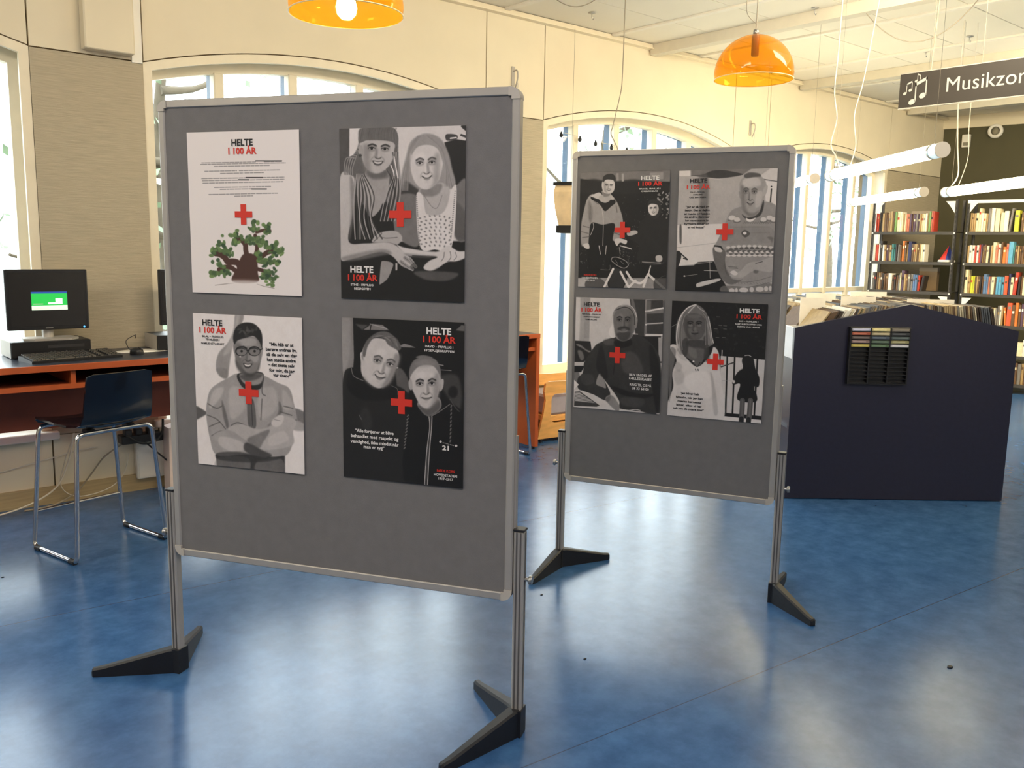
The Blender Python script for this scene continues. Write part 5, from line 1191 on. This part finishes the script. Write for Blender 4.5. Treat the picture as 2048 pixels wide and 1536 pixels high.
tube_light((4.792, 2.169, 2.020), (5.870, 3.433, 2.045), 'lit tube light hanging directly above the record bin')
tube_light((6.504, 3.931, 2.077), (7.58, 5.17, 2.08), 'lit tube light whose end shows beside the narrower pinboard')
tube_light((6.37, 2.174, 2.0), (7.306, 3.259, 1.975), 'lit tube light cut by the right picture edge')
tube_light((7.514, 3.525, 2.003), (8.651, 4.814, 2.024), 'lit tube light hanging farthest back before the end wall')
def cord(pts, r, m, label, n=8): tag(MB().tube(bez(pts, n), r, 6).build('cord', m), label, 'cord', 'cords hanging from the ceiling')
# ------------------------------------------------------------------ orange pendants
def pendant(loc, rad, lit, label):
    t = empty('pendant_lamp', loc, 0, label=label, cat='lamp', group='orange clear plastic pendant lamps')
    H = rad*.985; th = .0025
    prof = [(rad*math.cos(q), H*math.sin(q)) for q in [R(-7)+(R(86)+R(7))*k/22 for k in range(23)]]
    prof = [(r_*(1-.01*(z < 0)), z) for r_, z in prof]
    MB().lathe(prof, 48).build('shade', m_orange_clear, t)
    MB().lathe([(rad*.993-.001, H*math.sin(R(-7))-.001), (rad*.993+.002, H*math.sin(R(-7))-.001), (rad*.993+.002, H*math.sin(R(-7))+.003), (rad*.993-.001, H*math.sin(R(-7))+.003)], 48).build('rim', mat('pale_orange_rim', (236, 214, 170), .3), t)
    MB().lathe([(0, H-.002), (.020, H-.002), (.022, H-.008), (.022, (.062 if lit else H-.115)), (.018, (.058 if lit else H-.12)), (0, (.058 if lit else H-.12))], 20).build('socket', m_socket, t)
    MB().lathe([(0, H+.03), (.012, H+.03), (.016, H+.022), (.018, H+.002), (.0, H-.001)], 16).build('cap', m_steel, t)
    up = ZC-loc[2]
    MB().tube([(0, 0, H+.02), (.004, 0, H+.3), (0, 0, up-.03)], .0035, 8).build('flex', m_cord_g, t)
    MB().lathe([(0, up-.002), (.045, up-.002), (.045, up-.02), (.012, up-.055), (0, up-.055)], 20).build('ceiling_cup', m_white, t)
    MB().tube(bez([(.004, 0, H+.06), (-.055, .03, H+.12), (-.06, .02, H+.24), (-.01, .0, H+.36)]), .002, 6).build('spare_flex', m_cord_g, t)
    if lit:
        MB().lathe([(0, -.045), (.020, -.043), (.036, -.026), (.042, 0), (.036, .026), (.020, .055), (0, .058)], 16).build('bulb', m_bulb, t)
pendant((4.585, 3.215, 2.515), .228, False, 'orange dome pendant lamp hanging unlit above the narrower pinboard')
pendant((1.912, 3.285, 2.425), .228, True, 'lit orange dome pendant lamp cut by the top picture edge')
# ------------------------------------------------------------------ hanging sign
SX = 6.0; S0, S1, SZ0, SZ1 = 3.036, 1.30, 2.462, 2.681; SK = .7426
sg = empty('hanging_sign', (SX, S0, SZ0), R(-90), label='dark hanging sign with music notes reading Musikzone', cat='sign')
MB().rbox(0, -.010, 0, S0-S1, .010, SZ1-SZ0, .002).build('sign_board', mat('charcoal_sign_board', (46, 41, 37), .5, var=.03), sg)
MB().box(0, -.011, SZ1-SZ0, S0-S1, .011, SZ1-SZ0+.006).build('top_rail', m_alu, sg); MB().box(0, -.011, -.006, S0-S1, .011, 0).build('bottom_rail', m_alu, sg)
m_sign = mat('pale_sign_lettering', (160, 160, 156), .6)
tx = text_mb(MB(), 'Musikzone', .41*SK, .097*SK, .118*SK, .0, 'LEFT', None, 4, spacing=1.02); tx.v = [(x, -.0118, z) for x, y, z in tx.v]; tx.build('white_lettering', m_sign, sg, label='white lettering')
nb = MB()
def sgp(poly): nb.add([(x*SK, -.0118, z*SK) for x, z in poly], [list(range(len(poly)))])
def ell(cx, cz, rx, rz_, rot): return [(cx+rx*math.cos(q)*math.cos(R(rot))-rz_*math.sin(q)*math.sin(R(rot)), cz+rx*math.cos(q)*math.sin(R(rot))+rz_*math.sin(q)*math.cos(R(rot))) for q in [2*math.pi*k/18 for k in range(18)]]
def note2(x, z, s, w=1):
    """a beamed pair of quavers: x, z is the foot of the left head"""
    sgp(ell(x, z, .031*s, .023*s, 22)); sgp(ell(x+.092*s, z+.045*s, .031*s, .023*s, 22))
    for a, b in ((x+.022*s, z), (x+.114*s, z+.045*s)): sgp([(a, b), (a+.011*s, b), (a+.011*s, b+.16*s), (a, b+.16*s)])
    sgp([(x+.022*s, z+.16*s), (x+.125*s, z+.205*s), (x+.125*s, z+.178*s), (x+.022*s, z+.132*s)])
note2(.125, .045, 1.0); note2(.055, .125, .52)
sgp(ell(.150, .222, .013, .010, 22)); sgp([(.159, .222), (.164, .222), (.164, .288), (.159, .288)]); sgp([(.159, .288), (.190, .268), (.190, .232), (.184, .232), (.184, .262), (.159, .276)])
nb.build('music_notes', m_sign, sg, label='white music notes symbol')
for x in (.20, .52, 1.5): MB().tube([(x, 0, SZ1-SZ0), (x, 0, ZC-SZ0-.001)], .0013, 5).build('suspension_wire', m_cord_g, sg)
# ------------------------------------------------------------------ loose cords, hooks, small fittings
cord([(4.941, 4.584, ZC), (4.940, 4.585, 3.0), (4.938, 4.587, 2.69), (4.925, 4.60, 2.56), (4.900, 4.627, 2.39), (4.892, 4.637, 2.33), (4.912, 4.616, 2.27), (4.932, 4.595, 2.2), (4.95, 4.58, 2.0)], .004, m_cord_g, 'grey cord hanging from the ceiling in front of the middle window')
cord(catenary((4.575, 4.94, ZC), (4.80, 4.72, ZC), .062, 8), .0035, m_cord_g, 'short cord loop at the ceiling above the large pinboard')
cord(catenary((6.20, 3.50, ZC), (6.60, 2.80, ZC), .30, 10), .0035, m_cord_g, 'long sagging cord loop between the orange lamp and the sign')
cord([(5.86, 3.42, ZC), (5.855, 3.425, 2.85), (5.85, 3.43, 2.6), (5.87, 3.41, 2.42), (5.85, 3.43, 2.25), (5.82, 3.37, 2.16), (5.76, 3.30, 2.08)], .0045, m_cord_w, 'white power cord of the tube above the record bin')
cord([(6.05, 3.25, ZC), (6.0, 3.3, 2.7), (5.96, 3.33, 2.45), (5.97, 3.31, 2.25), (5.62, 3.14, 2.08)], .004, m_cord_w, 'second white cord beside the tube above the record bin')
cord([(7.25, 3.2, ZC), (7.24, 3.19, 2.7), (7.2, 3.15, 2.35), (7.19, 3.12, 2.12), (7.25, 3.19, 2.03)], .005, m_cord_w, 'thick white power cord of the tube below the sign')
cord([(7.40, 3.16, ZC), (7.40, 3.16, 2.5), (7.36, 3.13, 2.25), (7.20, 3.12, 2.01)], .003, m_cord_w, 'thin white cord right of the thick one below the sign')
cord([(6.05, 2.84, ZC), (6.045, 2.845, 3.0), (6.03, 2.85, 2.72), (6.03, 2.85, 2.6)], .004, m_cord_g, 'grey cord running down behind the sign')
for x, y, lb in ((5.06, 5.035, 'white ceiling hook near the window wall'), (6.128, 3.796, 'white ceiling hook beside the first deep beam'), (8.08, 3.88, 'white ceiling hook farthest back, above the left part of the sign'), (7.791, 3.385, 'white ceiling hook nearer the camera than the sign')):
    o = empty('ceiling_hook', (x, y, ZC), 0, label=lb, cat='hook', group='small hooks in the ceiling')
    MB().lathe([(0, -.001), (.028, -.001), (.028, -.006), (.01, -.012), (0, -.012)], 16).build('plate', m_steel, o)
    MB().tube(bez([(0, 0, -.01), (0, 0, -.035), (.012, 0, -.05), (.02, 0, -.04), (.018, 0, -.03)]), .003, 6).build('hook', m_steel, o)
for x, z, lb in ((4.625, 2.80, 'small grey wall bracket above the right corner of the large pinboard'), (7.752, 2.72, 'small grey wall bracket above the right part of the narrower pinboard')):
    o = empty('wall_bracket', (x, WY, z), 0, label=lb, cat='bracket', group='small brackets on the wall piers')
    MB().rbox(-.016, -.010, -.07, .016, 0, .075, .003).build('plate', m_alu, o); MB().tube(bez([(0, -.008, .04), (0, -.05, .04), (0, -.062, .0), (0, -.05, -.05), (0, -.03, -.09)]), .006, 8).build('hook', m_alu, o)
    MB().tube(bez([(0, -.055, -.03), (.008, -.056, -.08), (-.006, -.056, -.13), (.004, -.056, -.2)]), .004, 6).build('twine', m_cord_w, o)
# string of small dark bulbs across the middle window
st = empty('string_lights', (5.05, WY+.10, 2.47), 0, label='string of small dark bulbs across the top of the middle window', cat='string lights')
pts = [(0, 0, 0)]+[(x-5.05, 0, z-2.47) for x, z in ((5.25, 2.452), (5.47, 2.435), (5.66, 2.416), (5.86, 2.402), (6.06, 2.394), (6.3, 2.39), (6.6, 2.40))]
MB().tube(bez(pts, 5), .0022, 6).build('wire', m_cord_w, st)
for p in pts[1:]: MB().lathe([(0, -.045), (.012, -.04), (.018, -.026), (.014, -.012), (.008, -.006), (.008, .006), (0, .006)], 10, p).build('bulb', m_black, st)
# hanging tan lantern in the middle window
ln = empty('hanging_lantern', (5.20, 5.36, 1.62), R(20), label='tan cloth lantern with dark cap hanging in the middle window', cat='lantern')
m_cloth = mat('tan_cloth', (240, 214, 172), .8, var=.12, scale=9)
b = MB(); ring = lambda r_, z, k0=0: [(r_*math.cos(R(45+90*k)), r_*math.sin(R(45+90*k)), z) for k in range(4)]
rg = [ring(.10, .06), ring(.135, .20), ring(.15, .33), ring(.135, .385)]
b.add(sum(rg, []), [(i*4+k, i*4+(k+1) % 4, i*4+4+(k+1) % 4, i*4+4+k) for i in range(3) for k in range(4)]); b.build('cloth_body', m_cloth, ln)
MB().prism([(-.11, -.11), (.11, -.11), (.11, .11), (-.11, .11)], .383, .41, 'z').build('cap', m_black, ln); MB().prism([(-.075, -.075), (.075, -.075), (.085, .085), (-.085, .085)], .0, .062, 'z').build('base', m_black, ln)
MB().tube([(0, 0, .41), (0, 0, ZC-1.62-.04)], .0015, 5).build('string', m_cord_g, ln)
MB().tube(bez([(.0, -.08, .05), (.03, -.10, -.0), (.05, -.1, -.07)]), .004, 6).build('tassel', m_cord_w, ln)
# end wall fittings
def ew(s, z, d=0): return o_end+UB*s+Vector((-VB.x*d, -VB.y*d, z))
dm = empty('wall_speaker', ew(.617, 3.055, 0), aB, label='round white fitting on the dark end wall', cat='wall fitting')
MB().lathe([(.052, 0), (.085, 0), (.09, .02), (.085, .05), (.055, .055), (.05, .035)], 28).move(Matrix.Rotation(R(90), 4, 'X')).build('ring', m_white, dm); MB().lathe([(0, .02), (.052, .02), (.052, .0), (0, 0)], 24).move(Matrix.Rotation(R(90), 4, 'X')).build('grille', mat('grey_grille', (140, 134, 116), .7), dm)
sn = empty('alarm_box', ew(.285, 2.955, 0), aB, label='small white alarm box on the dark end wall near the corner', cat='alarm')
MB().rbox(-.05, -.045, -.08, .05, 0, .08, .008).build('box_body', m_white, sn); MB().box(-.03, -.048, -.06, .03, -.044, -.02).build('window_strip', mat('grey_grille', (140, 134, 116), .7), sn)
# crumbs on the floor
for x, y, lb in ((3.213, 1.265, 'small dark scrap on the floor in the right foreground'), (2.216, 2.145, 'tiny dark crumb on the floor between the stands'), (2.502, 2.695, 'tiny dark crumb on the floor by the narrower stand'), (.748, 4.326, 'tiny dark crumb on the floor at the left picture edge')):
    s = .010 if x > 3 else .005; mb = MB().lathe([(0, .0), (1, .05), (.8, .5), (.3, .7), (0, .6)], 7); mb.v = [(a*s*1.5, b_*s, c*s) for a, b_, c in mb.v]
    tag(mb.build('floor_scrap', m_black), lb, 'scrap', 'scraps on the floor').location = (x, y, 0)
bpy.data.objects.remove(_fo)
